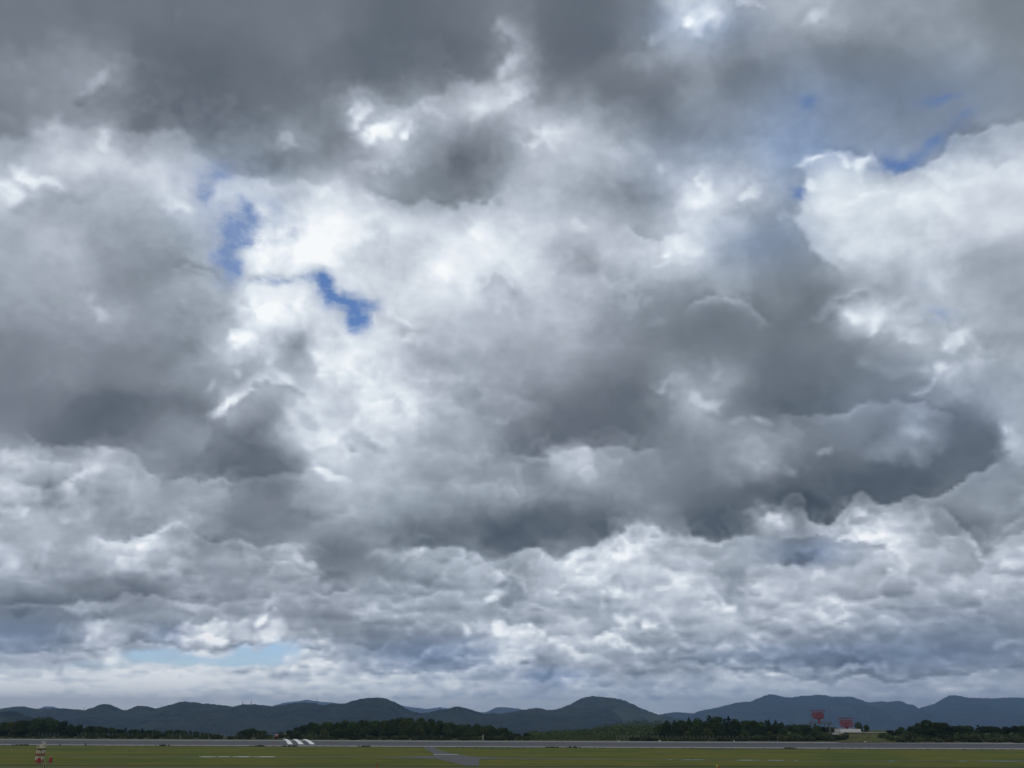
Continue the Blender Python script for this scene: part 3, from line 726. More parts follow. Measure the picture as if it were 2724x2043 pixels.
strip('far_dirt_strip', W_FAR+1.2, W_FAR+60, .015, M_SCRUB)

def poly(name, pts, z, mat):
    mb = MB(); vs = []
    for p in pts: g = on_ground(*p); vs.append((g.x, g.y, z))
    mb.add(vs, [tuple(range(len(vs)))])
    return tag(mb.build(name, mat), kind='structure')
def quads(name, rows, z, mat):
    """ribbon given by pairs of photograph points lying on the ground"""
    mb = MB(); vs = []
    for a_, b_ in rows:
        for p in (a_, b_): g = on_ground(*p); vs.append((g.x, g.y, z))
    mb.add(vs, [(2*i, 2*i+1, 2*i+3, 2*i+2) for i in range(len(rows)-1)])
    return tag(mb.build(name, mat), kind='structure')
quads('access_road', [((1122, 1984.8), (1148, 1984.9)), ((1135, 1995), (1165, 1994)), ((1152, 2004.5), (1190, 2002.5)), ((1154, 2010.5), (1224, 2008)), ((1160, 2018.7), (1266, 2014)), ((1196, 2027), (1274, 2019)), ((1236, 2036.8), (1274.5, 2038))], .04, M_ROAD)
quads('service_road', [((1004, 2013.4), (1008, 2014.6)), ((1080, 2013.0), (1090, 2016.5)), ((1153, 2011.0), (1163, 2018.7))], .035, M_ROAD)
quads('service_road', [((1263, 2013.8), (1273.5, 2019.2)), ((1350, 2015.8), (1350, 2018.3)), ((1600, 2019.4), (1600, 2020.8))], .035, M_ROAD)
quads('road_stop_line', [((1152.5, 2006.6), (1154, 2008.0)), ((1216, 2006.4), (1221, 2007.8))], .06, M_LINE)
# drains that run through the grass, with standing rain water
quads('drain_channel', [((160, 2012.6), (160, 2013.6)), ((520, 2013.0), (520, 2015.2)), ((740, 2012.9), (740, 2015.1)), ((1004, 2013.4), (1004, 2014.8))], .03, M_DRAIN)
quads('drain_channel', [((1600, 2019.4), (1600, 2020.8)), ((1900, 2021.6), (1900, 2023.0)), ((2300, 2023.6), (2300, 2025.2)), ((2800, 2024.2), (2800, 2025.8))], .03, M_DRAIN)
for (x0, x1, y0, y1) in [(529, 575, 2013.7, 0), (580, 612, 2013.6, 0), (618, 668, 2013.5, 0), (674, 732, 2013.6, 0), (1774, 1789, 2021.3, 0), (1812, 1875, 2021.9, 0), (1960, 2020, 2022.6, 0), (2040, 2087, 2023.0, 0), (2113, 2122, 2023.1, 0), (2360, 2381, 2024.9, 0), (2550, 2576, 2025.1, 0), (2600, 2724, 2025.1, 0)]:
    n_ = max(3, int((x1-x0)/6)); rows = []
    for i in range(n_+1):
        x = x0+(x1-x0)*i/n_; w_ = .85*math.sin(math.pi*min(max(i/n_, .06), .94))**.4*rnd.uniform(.6, 1.0)
        rows.append(((x, y0-w_*.75), (x, y0+w_)))
    quads('rain_puddle', rows, .06, M_WATER)
quads('drain_edge', [((-40, 2035.6), (-40, 2037.4)), ((1270, 2037.6), (1270, 2039.4)), ((2780, 2041.0), (2780, 2042.6))], .03, M_GUT)
quads('near_verge', [((-60, 2037.6), (-60, 2200)), ((1270, 2039.6), (1270, 2200)), ((2800, 2042.8), (2800, 2200))], .02, M_VERGE)
# three white bars painted across the runway
for b3 in ([((752.2, 1966.4), (763, 1966.4)), ((759, 1969.3), (769.2, 1969.3)), ((762, 1973.5), (773.4, 1973.5)), ((766, 1980.2), (779, 1980.2))],
           [((778.3, 1966.5), (788.8, 1966.5)), ((784.8, 1969.4), (795.6, 1969.4)), ((789, 1973.5), (801.5, 1973.5)), ((795, 1980.3), (808.5, 1980.3))],
           [((803, 1966.6), (814.6, 1966.6)), ((812, 1969.5), (822.7, 1969.5)), ((817.5, 1973.5), (829.5, 1973.5)), ((825, 1980.4), (838, 1980.4))]):
    quads('runway_marking', b3, .08, M_PAINT)
# grassy bank behind the runway on the right that carries the radar station and its road
BANK_Y0, BANK_Z = 464.0, 3.4
def bank_z(x, y):
    e = min(max((x-(on_ground(2205, 1972).x))/22.0, 0), 1); e = e*e*(3-2*e)
    t = min(max((y-BANK_Y0-(x-170)*-.03)/34.0, 0), 1); t = t*t*(3-2*t)
    return BANK_Z*e*t
def bank():
    x0 = on_ground(2195, 1972).x; vs = []; fs = []
    xs = [x0+5*i for i in range(44)]; ys = [456+3*j for j in range(44)]
    for y in ys:
        for x in xs: vs.append((x, y, bank_z(x, y)+.05+(.25*pnoise(Vector((x*.2, y*.2, 3))) if bank_z(x, y) > .2 and y < 500 else 0)))
    n = len(xs)
    for j in range(len(ys)-1):
        for i in range(n-1): fs.append((j*n+i, j*n+i+1, (j+1)*n+i+1, (j+1)*n+i))
    mb = MB(); mb.add(vs, fs); tag(mb.build('grass_bank', M_BANK, smooth=True), kind='structure')
bank()
def bank_road():
    mb = MB(); vs = []
    a0, a1 = at_depth(2216, 1950, 507), at_depth(2352, 1950, 510)
    n = 12
    for i in range(n+1):
        p = a0.lerp(a1, i/n)
        for dy in (-5.6, 4.4): vs.append((p.x, p.y+dy, bank_z(p.x, p.y+dy)+.42))
    mb.add(vs, [(2*i, 2*i+2, 2*i+3, 2*i+1) for i in range(n)])
    tag(mb.build('bank_road', M_SHO), kind='structure')
bank_road()

# ------------------------------------------------------------------ hills
def ridge(name, D, pts, mat, base_z=-215.0, width=1500.0, step=3.0, rough=3.0, spur=28.0, seed=1.0, rows=80, bow=0.0, zmin=None):
    P = np.array(pts, float); xs = np.arange(P[0, 0], P[-1, 0]+.1, step); yy = np.interp(xs, P[:, 0], P[:, 1])
    if len(yy) > 6:
        k = np.array([.25, .5, .25]); yy[1:-1] = np.convolve(yy, k, 'valid')
    n = len(xs); vs = []; fs = []
    half = (P[-1, 0]-P[0, 0])/2; mid = (P[-1, 0]+P[0, 0])/2
    for r in range(-5, rows+1):
        t = r/rows
        for i in range(n):
            c = (xs[i]-mid)/half
            Dr = D + bow*c*c
            top = at_depth(xs[i], yy[i], Dr)
            if r < 0:                                   # the far side falls away behind the crest
                y = Dr + width*.7*(-r/5.0); z = top.z + (base_z-top.z)*(-r/5.0)**1.2
                vs.append((top.x*y/Dr, y, z)); continue
            y = Dr - width*t
            x = top.x*(1-(1-y/Dr)*.55)
            s_ = math.sin(math.pi*min(t*1.25, 1))
            nz = fractal(Vector((x/420.0+seed, y/900.0, seed)), .9, 2.1, 4)
            rid = 1-abs(pnoise(Vector((x/330.0+seed*3, y/1500.0, seed*2))))*2
            z = top.z + (base_z-top.z)*t**.92 + s_*(nz*spur+rid*spur*.9)
            z += rough*(pnoise(Vector((x/26.0, y/40.0, seed)))*1.9+1.1*pnoise(Vector((x/9.0, y/30.0, seed+5))))*(.6 if r == 0 else 1)
            vs.append((x, y, z))
    for j in range(rows+5):
        for i in range(n-1): fs.append((j*n+i, j*n+i+1, (j+1)*n+i+1, (j+1)*n+i))
    mb = MB(); mb.add(vs, fs)
    return tag(mb.build(name, mat, smooth=False), kind='structure')

R1 = [(-260,1880),(-150,1886),(-60,1880),(0,1885),(9,1884),(32,1881),(57,1878.5),(82,1883),(104,1885),(152,1884),(190,1886),(228,1889),(263,1875),(283,1871.6),(301,1877),(323,1888),(339,1889),(361,1877.6),(389,1878.5),(415,1885),(443,1877),(481,1866.5),(503,1866.5),(538,1871),(570,1873),(617,1879.5),(642,1874.4),(680,1873),(727,1879.5),(758,1874.4),(803,1867.5),(834,1870),(860,1876),(885,1871.6),(916,1872),(942,1862.7),(980,1855.8),(1011,1855.8),(1030,1858.6),(1053,1869),(1072,1880),(1094,1892),(1119,1897),(1138,1896.6),(1163,1889.6),(1195,1885),(1217,1877.6),(1242,1884),(1268,1892),(1287,1899.7),(1314,1896.6),(1339,1899),(1377,1890),(1428,1883),(1453,1888.4),(1485,1886.5),(1516,1883),(1560,1882.5),(1600,1884.5),(1627,1887),(1638,1897),(1650,1912),(1680,1922),(1740,1926)]
R2 = [(1430,1893),(1478,1888),(1497,1881.7),(1520,1872),(1542,1859.5),(1561,1853),(1592,1852.3),(1611,1855.4),(1637,1857.3),(1659,1862.7),(1687,1873.8),(1706,1885),(1732,1894.4),(1754,1901.6),(1790,1910),(1850,1920)]
R3 = [(1690,1915),(1730,1908),(1751.5,1901.4),(1776,1896.5),(1800,1894),(1844,1898),(1863,1891),(1906,1883),(1933,1875.6),(1955,1869.4),(1987.5,1866.7),(1994,1867.7),(2009,1860.7),(2031,1852),(2047,1846.9),(2063,1848.5),(2088,1854.4),(2104,1855.8),(2131,1850.6),(2158,1850.4),(2172,1848),(2196,1849.8),(2213,1854),(2245,1853),(2264,1853),(2283,1859),(2300,1865.3),(2314,1869.3),(2347,1865),(2361,1868),(2385,1864),(2401,1866.7),(2418,1876.9),(2432,1883.5),(2444,1884.5),(2461,1879),(2487,1871.7),(2508,1859),(2525,1850),(2539,1849),(2555,1851.5),(2577,1857.4),(2603,1856.7),(2638,1858),(2662,1856.7),(2698,1855.5),(2724,1856),(2800,1852),(2900,1862),(3000,1856)]
ridge('hills', 4300, R1, M_HILL, width=1700, bow=500, seed=1.3)
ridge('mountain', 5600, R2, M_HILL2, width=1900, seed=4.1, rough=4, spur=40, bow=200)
ridge('mountain', 10000, R3, M_HILL, width=3200, seed=7.7, rough=5, spur=70, base_z=-360, bow=-600)
ridge('low_hill', 2700, [(-260,1902),(-120,1890),(-30,1893),(25,1893),(50,1896),(75,1905),(100,1914),(150,1930),(210,1950)], M_HILL, width=800, seed=2.2, rough=3, spur=15, base_z=-150)
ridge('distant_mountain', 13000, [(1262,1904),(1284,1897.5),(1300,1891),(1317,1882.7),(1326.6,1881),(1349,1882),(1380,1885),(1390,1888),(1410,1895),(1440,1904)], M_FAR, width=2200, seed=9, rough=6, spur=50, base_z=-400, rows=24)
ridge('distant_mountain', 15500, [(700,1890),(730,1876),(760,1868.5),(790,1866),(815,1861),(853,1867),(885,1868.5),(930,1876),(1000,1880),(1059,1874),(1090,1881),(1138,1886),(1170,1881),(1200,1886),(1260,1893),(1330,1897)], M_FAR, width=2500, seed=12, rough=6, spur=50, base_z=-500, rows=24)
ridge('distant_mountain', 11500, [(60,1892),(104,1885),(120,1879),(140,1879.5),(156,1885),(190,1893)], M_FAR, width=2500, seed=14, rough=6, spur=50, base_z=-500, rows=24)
# bare clearing on the hillside
# ------------------------------------------------------------------ trees
def leaf_cloud(lobes, n, size, seed, flat=.5):
    rs = random.Random(seed); mb = MB()
    tot = sum(l[3]*l[4] for l in lobes)
    for (cx, cy, cz, rx, rz) in lobes:
        m = int(n*rx*rz/tot)
        for _ in range(m):
            th = rs.uniform(0, 2*math.pi); ph = math.acos(rs.uniform(-.75, 1)); k = rs.uniform(.72, 1.12)
            nx, ny, nz = math.sin(ph)*math.cos(th), math.sin(ph)*math.sin(th), math.cos(ph)
            c = Vector((cx+rx*k*nx, cy+rx*k*ny, cz+rz*k*nz))
            nn = (Vector((nx, ny, nz))+Vector((rs.gauss(0, .5), rs.gauss(0, .5), rs.gauss(0, .5)+.35))).normalized()
            t = nn.orthogonal().normalized(); t = Matrix.Rotation(rs.uniform(0, 6.28), 3, nn) @ t; q = nn.cross(t)
            s = size*rs.uniform(.6, 1.35)
            bend = nn*s*.25
            mb.add([c-t*s*.5-q*s*.3, c+t*s*.1-q*s*.5-bend, c+t*s*.55, c+q*s*.5-bend, c-t*s*.35+q*s*.35], [(0, 1, 2, 3, 4)])
    return mb

def tree_protos():
    out = []
    for k in range(7):                                   # round broadleaf trees, unit: metres, 10 m tall
        rs = random.Random(40+k); lobes = [(0, 0, 5.4, 2.7, 3.4)]
        for i in range(12):
            th = rs.uniform(0, 6.28); rr = rs.uniform(1.2, 2.8); h = rs.uniform(1.0, 8.4)
            rr *= 1.0 if h < 6 else .6
            s = rs.uniform(1.0, 1.9)
            lobes.append((rr*math.cos(th), rr*math.sin(th), h, s, s*rs.uniform(.65, .95)))
        crown = leaf_cloud(lobes, 1700, .62, 60+k).mesh('crown', M_LEAF)
        tr = MB(); top = Vector((rs.uniform(-.3, .3), rs.uniform(-.3, .3), 5.5))
        tr.rod((0, 0, -.3), top*.5, .26, .19, 8); tr.rod(top*.5, top, .19, .08, 8)
        for i in range(6):
            lb = lobes[1+i]; a_ = top*rs.uniform(.35, .85); tr.rod(a_, (lb[0]*.85, lb[1]*.85, lb[2]), .09, .03, 5)
        out.append(('broadleaf_tree', crown, tr.mesh('trunk', M_BARK)))
    for k in range(4):                                   # uneven pines with tiered boughs
        rs = random.Random(80+k); lobes = []
        h = 1.0
        while h < 9.4:
            w = (10-h)*.26+.35
            for i in range(5):
                th = rs.uniform(0, 6.28); rr = w*rs.uniform(.45, 1.05)
                lobes.append((rr*math.cos(th), rr*math.sin(th), h+rs.uniform(-.25, .25), w*.42, .30))
            h += rs.uniform(.55, .95)
        lobes.append((0, 0, 9.5, .22, .6))
        crown = leaf_cloud(lobes, 1400, .50, 90+k).mesh('crown', M_PINE)
        tr = MB(); tr.rod((0, 0, -.3), (rs.uniform(-.2, .2), 0, 9.3), .2, .04, 7)
        for l in lobes[::2]: tr.rod((0, 0, l[2]-.2), (l[0], l[1], l[2]), .045, .02, 4)
        out.append(('pine_tree', crown, tr.mesh('trunk', M_BARK)))
    return out
PROTO = tree_protos()
def bush_protos():
    out = []
    for k in range(4):
        rs = random.Random(120+k); lobes = []
        for i in range(8):
            th = rs.uniform(0, 6.28); rr = rs.uniform(0, 1.5); s = rs.uniform(.55, 1.0)
            lobes.append((rr*math.cos(th), rr*math.sin(th)*.7, s*.75, s, s*rs.uniform(.8, 1.15)))
        crown = leaf_cloud(lobes, 650, .34, 140+k).mesh('foliage', M_BUSH)
        st = MB()
        for l in lobes: st.rod((l[0]*.2, l[1]*.2, -.1), (l[0], l[1], l[2]), .05, .02, 5)
        out.append((crown, st.mesh('stems', M_BARK)))
    return out
BUSH = bush_protos()

def place_tree(k, x, y, z, h, wide, label, group, rz):
    name, crown, trunk = PROTO[k]
    r = empty(name, (x, y, z), rz); r.scale = (wide, wide, h/10.0)
    tag(r, label, 'tree', group)
    for nm, me in (('crown', crown), ('trunk', trunk)):
        o = bpy.data.objects.new(nm, me); COL.objects.link(o); o.parent = r
    return r
def place_bush(x, y, z, s, hs, label, group, rz):
    crown, st = BUSH[rnd.randrange(4)]
    r = empty('bush', (x, y, z), rz); r.scale = (s, s, hs)
    tag(r, label, 'bush', group)
    for nm, me in (('foliage', crown), ('stems', st)):
        o = bpy.data.objects.new(nm, me); COL.objects.link(o); o.parent = r

def base_y(x): return 1961.5 + x/2724.0*12.5
TREE_N = [0]
def grove(pts, dx, rows, label_f, label_b, group, kinds, x0=None, x1=None, pine_label=None):
    P = np.array(pts, float); a_, b_ = x0 or P[0, 0], x1 or P[-1, 0]
    for r in range(rows):
        x = a_ + dx*.5*((r % 2)) + 4
        while x < b_:
            px = x + rnd.uniform(-.3, .3)*dx
            by = base_y(px) - 1.0 - 2.0*r - rnd.uniform(0, 1.4)
            g = on_ground(px, by); D = g.y; zb = land_z(g.x, D)
            if g.x > 150: zb = max(zb, bank_z(g.x, D)-.2)
            ty = float(np.interp(px, P[:, 0], P[:, 1]))
            top = at_depth(px, ty, D).z
            h = (top-zb)
            front = r < rows-2
            if front: h *= (.50+.17*r)*rnd.uniform(.8, 1.15)
            else: h *= rnd.uniform(.90, 1.04)
            if h > 1.6:
                k = rnd.choice(kinds); pine = k >= 7
                wide = (.55+.048*h)*rnd.uniform(.85, 1.25)*(1.0 if not pine else 1.15)
                wide = min(wide, 1.7); wide = max(wide, .5)
                lb, gr = (label_f, group+', front rows') if front else (label_b, group+', tall rows')
                if pine: lb, gr = pine_label, group+', pines'
                place_tree(k, g.x, D, zb, h, wide, lb, gr, rnd.uniform(0, 6.28)); TREE_N[0] += 1
            x += dx
G1 = [(-80,1912),(0,1915),(60,1912),(82,1904),(104,1899),(133,1901),(149,1909),(177,1916.5),(193,1927.6),(206,1924),(234,1929),(275,1929),(304,1935.5),(342,1934),(367,1937),(411,1941),(456,1938.6),(506,1942),(538,1946.6),(570,1951),(601,1955),(617,1953),(630,1955)]
G2a = [(636,1944),(652,1934),(674,1934.6),(680,1938.6),(704,1942),(712,1953)]
G2 = [(716,1955),(727,1956),(739,1946.6),(768,1940),(790,1929),(815,1920.6),(840,1913),(885,1915),(923,1910),(961,1911.8),(1008,1910),(1043,1907),(1056,1903),(1075,1905),(1106,1903),(1132,1905),(1157,1906),(1179,1915),(1201,1918.7),(1233,1923),(1258,1920.6),(1300,1923),(1314,1932),(1336,1929),(1352,1937),(1364.6,1949.7),(1390,1951),(1402.5,1948),(1416,1962)]
G3 = [(1675,1963),(1687,1956),(1713,1950),(1738,1946.6),(1747.5,1929),(1766.5,1915),(1779,1909.5),(1803,1915),(1817,1912),(1838,1909.5),(1857,1904),(1876,1911),(1895,1898.6),(1922,1901),(1933,1908),(1947,1901),(1971,1912),(1998,1911),(2017,1911),(2036,1915),(2063,1908),(2085,1921.7),(2101,1920),(2123,1924),(2145,1920),(2172,1921.7),(2196,1931),(2204,1942)]
G5 = [(2375,1941),(2390,1938),(2397,1931),(2425,1932.5),(2442,1924),(2456,1917),(2468,1912),(2482,1909),(2494,1917),(2508,1914.8),(2532,1919.5),(2548,1926.6),(2570,1924),(2591,1930),(2626.5,1928),(2645,1928),(2664,1932.5),(2681,1930),(2698,1929),(2724,1928),(2800,1926)]
BL = [0, 1, 2, 3, 4, 5, 6]
g1, g2, g3, g5 = 'in the dark grove at the far left', 'in the wide grove right of the white bars', 'in the grove left of the red radars', 'in the grove at the far right'
grove(G1, 27, 3, '{} short tree from the left '+g1, '{} tall tree from the left '+g1, 'trees of the left grove', BL+[7], pine_label='{} narrow pine from the left '+g1)
grove(G2a, 20, 3, '{} low tree from the left in the small clump left of the white bars', '{} tree from the left in the small clump left of the white bars', 'trees of the small clump', BL)
grove(G2, 27, 4, '{} short tree from the left '+g2, '{} tall tree from the left '+g2, 'trees of the middle grove', BL)
grove(G3, 25, 4, '{} short tree from the left '+g3, '{} tall tree from the left '+g3, 'trees of the radar grove', [0, 2, 3, 5, 7, 8, 9, 10], pine_label='{} spiky pine from the left '+g3)
grove(G5, 27, 3, '{} short tree from the left '+g5, '{} tall tree from the left '+g5, 'trees of the right grove', BL+[8], pine_label='{} pine from the left '+g5)
# single trees round the radar station
for (px, ty, by, D, w, k, lb) in [(2286, 1917, 1948, 540, .75, 1, 'round dark tree directly right of the lower red radar'), (2307, 1926, 1948, 545, .6, 4, 'smaller round tree standing alone right of the lower radar'),
        (2207, 1930, 1948, 540, .75, 2, 'dark tree between the two red radars, left one of the pair'), (2221, 1933, 1948, 545, .7, 5, 'dark tree between the two red radars, right one of the pair')]:
    p = at_depth(px, by, D); t = at_depth(px, ty, D); zb = bank_z(p.x, D) if p.x > 170 else 0
    place_tree(k, p.x, D, 3.0, t.z-3.0, w, lb, None, k*1.0)
# shrubs
def shrubs(x0, x1, dx, ty0, ty1, boff, label, group, z_bank=False):
    x = x0
    while x < x1:
        px = x+rnd.uniform(-.3, .3)*dx; by = base_y(px)+boff+rnd.uniform(-1.2, 1.2)
        g = on_ground(px, by); zb = bank_z(g.x, g.y)*.9 if z_bank else 0
        t = at_depth(px, rnd.uniform(ty0, ty1), g.y).z; hh = max((t-zb)/1.9, .5)
        place_bush(g.x, g.y, zb, max(hh*rnd.uniform(.8, 1.3), .7), hh, label, group, rnd.uniform(0, 6.28))
        x += dx
shrubs(1680, 1990, 15, 1955, 1962, 1.5, '{} low bush from the left, before the grove left of the red radars', 'bushes before the radar grove')
shrubs(1985, 2262, 17, 1944, 1954, -.5, '{} pale green bush from the left on the slope below the upper radar', 'bushes below the upper radar', True)
shrubs(2350, 2730, 15, 1944, 1955, -.5, '{} green bush from the left, on the bank at the far right', 'bushes on the right bank', True)
shrubs(2365, 2730, 17, 1956, 1963, 1.5, '{} low bush from the left, along the foot of the far right bank', 'bushes along the bank foot')
shrubs(0, 640, 19, 1952, 1957, 1.2, '{} low bush from the left, at the foot of the far left grove', 'bushes before the left grove')
shrubs(640, 1420, 20, 1951, 1958, 1.0, '{} low bush from the left, at the foot of the middle grove', 'bushes before the middle grove')

def number_labels():
    kinds = {}
    for o in COL.objects:
        lb = o.get('label')
        if lb and '{}' in lb: kinds.setdefault(lb, []).append(o)
    for lb, os_ in kinds.items():
        os_.sort(key=lambda o: o.location.x/o.location.y)
        for i, o in enumerate(os_):
            n = i+1; suf = 'th' if 10 <= n % 100 <= 20 else {1: 'st', 2: 'nd', 3: 'rd'}.get(n % 10, 'th')
            o['label'] = lb.format(str(n)+suf)
number_labels()

# ---- far wood seen through the gap: one mass of crowns
def far_wood():
    rs = random.Random(5); mb = MB()
    n = 0
    while n < 2600:
        y = 500*math.exp(rs.random()**1.15*math.log(1950/500.0)); x = (rs.uniform(.025, .172) if y < 680 else rs.uniform(-.06, .30))*y
        z = land_z(x, y); r = rs.uniform(2.6, 4.6); h = rs.uniform(3, 7)*(1 if y > 680 else .10+.90*((y-500)/180)**1.2)
        if y < 680: r *= .55+.45*(y-500)/180
        for _ in range(120 if y < 900 else 60):
            th = rs.uniform(0, 6.28); ph = math.acos(rs.uniform(-.25, 1)); k = rs.uniform(.70, 1.1)
            c = Vector((x+r*k*math.sin(ph)*math.cos(th), y+r*k*math.sin(ph)*math.sin(th), z+h+r*.85*k*math.cos(ph)-min(3, h)))
            nn = Vector((math.sin(ph)*math.cos(th)+rs.gauss(0, .4), math.sin(ph)*math.sin(th)+rs.gauss(0, .4), math.cos(ph)+.3)).normalized()
            t = nn.orthogonal().normalized(); q = nn.cross(t); s = r*(rs.uniform(.08, .17) if y < 900 else rs.uniform(.12, .24))
            mb.add([c-t*s, c-q*s*.9, c+t*s, c+q*s*.9], [(0, 1, 2, 3)])
        n += 1
    o = mb.build('far_wood', M_FWOOD); tag(o, 'mass of lighter green treetops in the gap between the two dark groves', 'wood', kind='stuff')
far_wood()

# ---- weeds along the gutters
def weeds():
    rs = random.Random(9); mb = MB()
    spots = [(rs.uniform(0, 2724), None, -rs.uniform(.5, 3.5), rs.uniform(.1, .28)) for _ in range(420)]
    spots += [(c+rs.gauss(0, 9), None, -rs.uniform(.3, 2.5), rs.uniform(.3, .75)) for c in (692, 773, 975, 1470, 1525, 60, 438, 2100) for _ in range(24)]
    for (px, _, off, h) in spots:
        g0 = near0 + RW_DIR*((on_ground(px, 1982.3+px/2724*11.9)-near0).dot(RW_DIR)) + RW_N*off
        for _ in range(5):
            a_ = rs.uniform(0, 6.28); w = rs.uniform(.08, .25)
            c = Vector((g0.x+rs.uniform(-.5, .5), g0.y+rs.uniform(-.4, .4), 0))
            t = Vector((math.cos(a_), math.sin(a_), 0))*w
            mb.add([c-t, c+t, c+t*.3+Vector((rs.uniform(-.1, .1), 0, h)), c-t*.4+Vector((rs.uniform(-.1, .1), 0, h*.8))], [(0, 1, 2, 3)])
    o = mb.build('weeds', M_BUSH); tag(o, 'dark tufts of weeds along the near edge of the runway', 'weeds', kind='stuff')
weeds()

# ------------------------------------------------------------------ fences
def fence(px0, px1, boff, n, label):
    a_ = on_ground(px0, base_y(px0)+boff); b_ = on_ground(px1, base_y(px1)+boff)
    r = empty('perimeter_fence', a_); tag(r, label, 'fence')
    d = b_-a_
    pm = MB(); pm.box((0, 0, 1.1), (.17, .17, 2.3), 0, .02); pm.rod((0, 0, 2.2), (0, .35, 2.65), .07, .05, 5)
    pme = pm.mesh('post', M_FPOST)
    for i in range(n):
        o = bpy.data.objects.new('post', pme); COL.objects.link(o); o.parent = r; o.location = d*(i/(n-1)); o.rotation_euler = (0, 0, rnd.uniform(-.1, .1))
    w = MB()
    for z in (.25, .7, 1.15, 1.6, 2.05): w.rod(Vector((0, 0, z)), d+Vector((0, 0, z)), .018, .018, 4)
    w.build('wire', M_WIRE, r)
fence(-30, 1010, -1.6, 98, 'long low fence of pale posts before the left and middle groves')
fence(1640, 2090, -.6, 44, 'low fence of pale posts before the grove left of the radars')

# ------------------------------------------------------------------ radars
def radar_head(r, z0, w, bar_w, tilt, round_=False):
    """red rotating antenna: lattice reflector on a pedestal, feed arm and long bar array above"""
    ped = MB(); ped.lathe((0, 0, z0), [(1.0, 0), (1.0, .5), (.62, .8), (.55, 1.9), (.8, 2.2)], 12); ped.build('pedestal', M_RADAR, r)
    hh = w*.50; zc = z0+2.3+hh*.5
    if not round_: hh *= .92
    rf = MB()
    def pt(u, v):                                        # u, v in -1..1 on the curved dish
        if round_: half = math.sqrt(max(1-.45*v*v, .05))
        else: half = 1.0 if abs(v) < .6 else 1.0-(abs(v)-.6)*(.5 if v > 0 else .8)
        x = u*half*w/2
        return Vector((x, .9*(x/(w/2))**2-.25+v*tilt, zc+v*hh/2))
    nv, nu = 15, 19
    for j in range(nv):
        v = -1+2*j/(nv-1)
        for i in range(nu-1): rf.rod(pt(-1+2*i/(nu-1), v), pt(-1+2*(i+1)/(nu-1), v), .11, .11, 4)
    for i in range(nu):
        u = -1+2*i/(nu-1)
        for j in range(nv-1): rf.rod(pt(u, -1+2*j/(nv-1)), pt(u, -1+2*(j+1)/(nv-1)), .08, .08, 4)
    rf.build('reflector', M_RADAR, r)
    bk = MB()
    for sx in (-1, -.45, .45, 1):
        bk.rod((sx*w*.40, .35, zc-.1), (sx*w*.12, .95, z0+2.2), .09, .09, 5); bk.rod((sx*w*.40, .35, zc+hh*.3), (sx*w*.14, 1.0, zc), .07, .07, 5)
    bk.box((0, 1.0, zc), (w*.32, .22, .3)); bk.box((0, .6, z0+2.35), (w*.3, 1.2, .4), 0, .06); bk.build('back_frame', M_RADAR, r)
    fd = MB(); fd.rod((0, -.2, z0+2.5), (0, -2.6, z0+2.7), .1, .08, 6); fd.rod((0, -2.6, z0+2.7), (0, -2.5, zc-.1), .08, .08, 6); fd.box((0, -2.45, zc), (.5, .35, .5), 0, .05); fd.build('feed_horn', M_RADAR, r)
    br = MB(); zb = zc+hh/2+.85
    br.box((0, .15, zb), (bar_w, .35, .42), 0, .05); br.build('bar_antenna', M_RADAR, r)
    br2 = MB()
    for i in range(19):
        x = -bar_w/2+.2+i*(bar_w-.4)/18; br2.rod((x, -.05, zb-.2), (x, -.05, zb+.55), .04, .04, 4)
    br2.rod((-bar_w/2, -.05, zb+.55), (bar_w/2, -.05, zb+.55), .04, .04, 4)
    br2.rod((-.5, .3, zb-.2), (-.5, .5, zc+hh*.3), .07, .07, 5); br2.rod((.5, .3, zb-.2), (.5, .5, zc+hh*.3), .07, .07, 5)
    br2.build('bar_elements', M_RADAR, r)

# upper radar on its steel platform among the trees
p = at_depth(2180, 1924, 528); Z = p.z
plat = empty('radar_platform', (p.x, p.y, 0)); tag(plat, 'grey steel platform with railing and corner rods that carries the upper red radar', 'platform')
dk = MB(); dk.box((.4, 0, Z), (11.2, 9, .35), 0, .05)
for sx in (-5.1, .4, 5.9): dk.box((sx, 0, Z-.33), (.25, 9, .3))
dk.build('deck', M_STEEL, plat)
for sx in (-4.6, 4.5):
    for sy in (-3.6, 3.6):
        lg = MB(); lg.box((sx, sy, (Z-.5)/2), (.55, .55, Z-.5), 0, .08); lg.build('leg', M_CONC, plat)
rl = MB()
for (x0, y0, x1, y1) in [(-5.1, -4.4, 5.9, -4.4), (5.9, -4.4, 5.9, 4.4), (5.9, 4.4, -5.1, 4.4), (-5.1, 4.4, -5.1, -4.4)]:
    for hz in (.55, 1.1): rl.rod((x0, y0, Z+hz), (x1, y1, Z+hz), .06, .06, 5)
    for i in range(9):
        t = i/8; rl.rod((x0+(x1-x0)*t, y0+(y1-y0)*t, Z+.1), (x0+(x1-x0)*t, y0+(y1-y0)*t, Z+1.1), .045, .045, 5)
rl.build('railing', M_STEEL, plat)
for sx in (-5.2, -3.4, 4.2, 6.0):
    rd = MB(); rd.rod((sx, -4.5 if abs(sx) > 5 else 4.5, Z-.2), (sx, -4.5 if abs(sx) > 5 else 4.5, Z+6.4), .09, .05, 6); rd.build('lightning_rod', M_STEEL, plat)
st = MB()
for i in range(14): st.box((6.9, -3+i*.45, .5+i*(Z-.5)/14), (1.0, .4, .08))
st.rod((6.4, -3, .4), (6.4, 3.2, Z), .07, .07, 5); st.rod((7.4, -3, .4), (7.4, 3.2, Z), .07, .07, 5); st.build('stair', M_STEEL, plat)
r1 = empty('radar_antenna', (p.x, p.y, 0), .12); tag(r1, 'upper red radar antenna with hexagonal lattice dish, on the grey steel platform', 'radar')
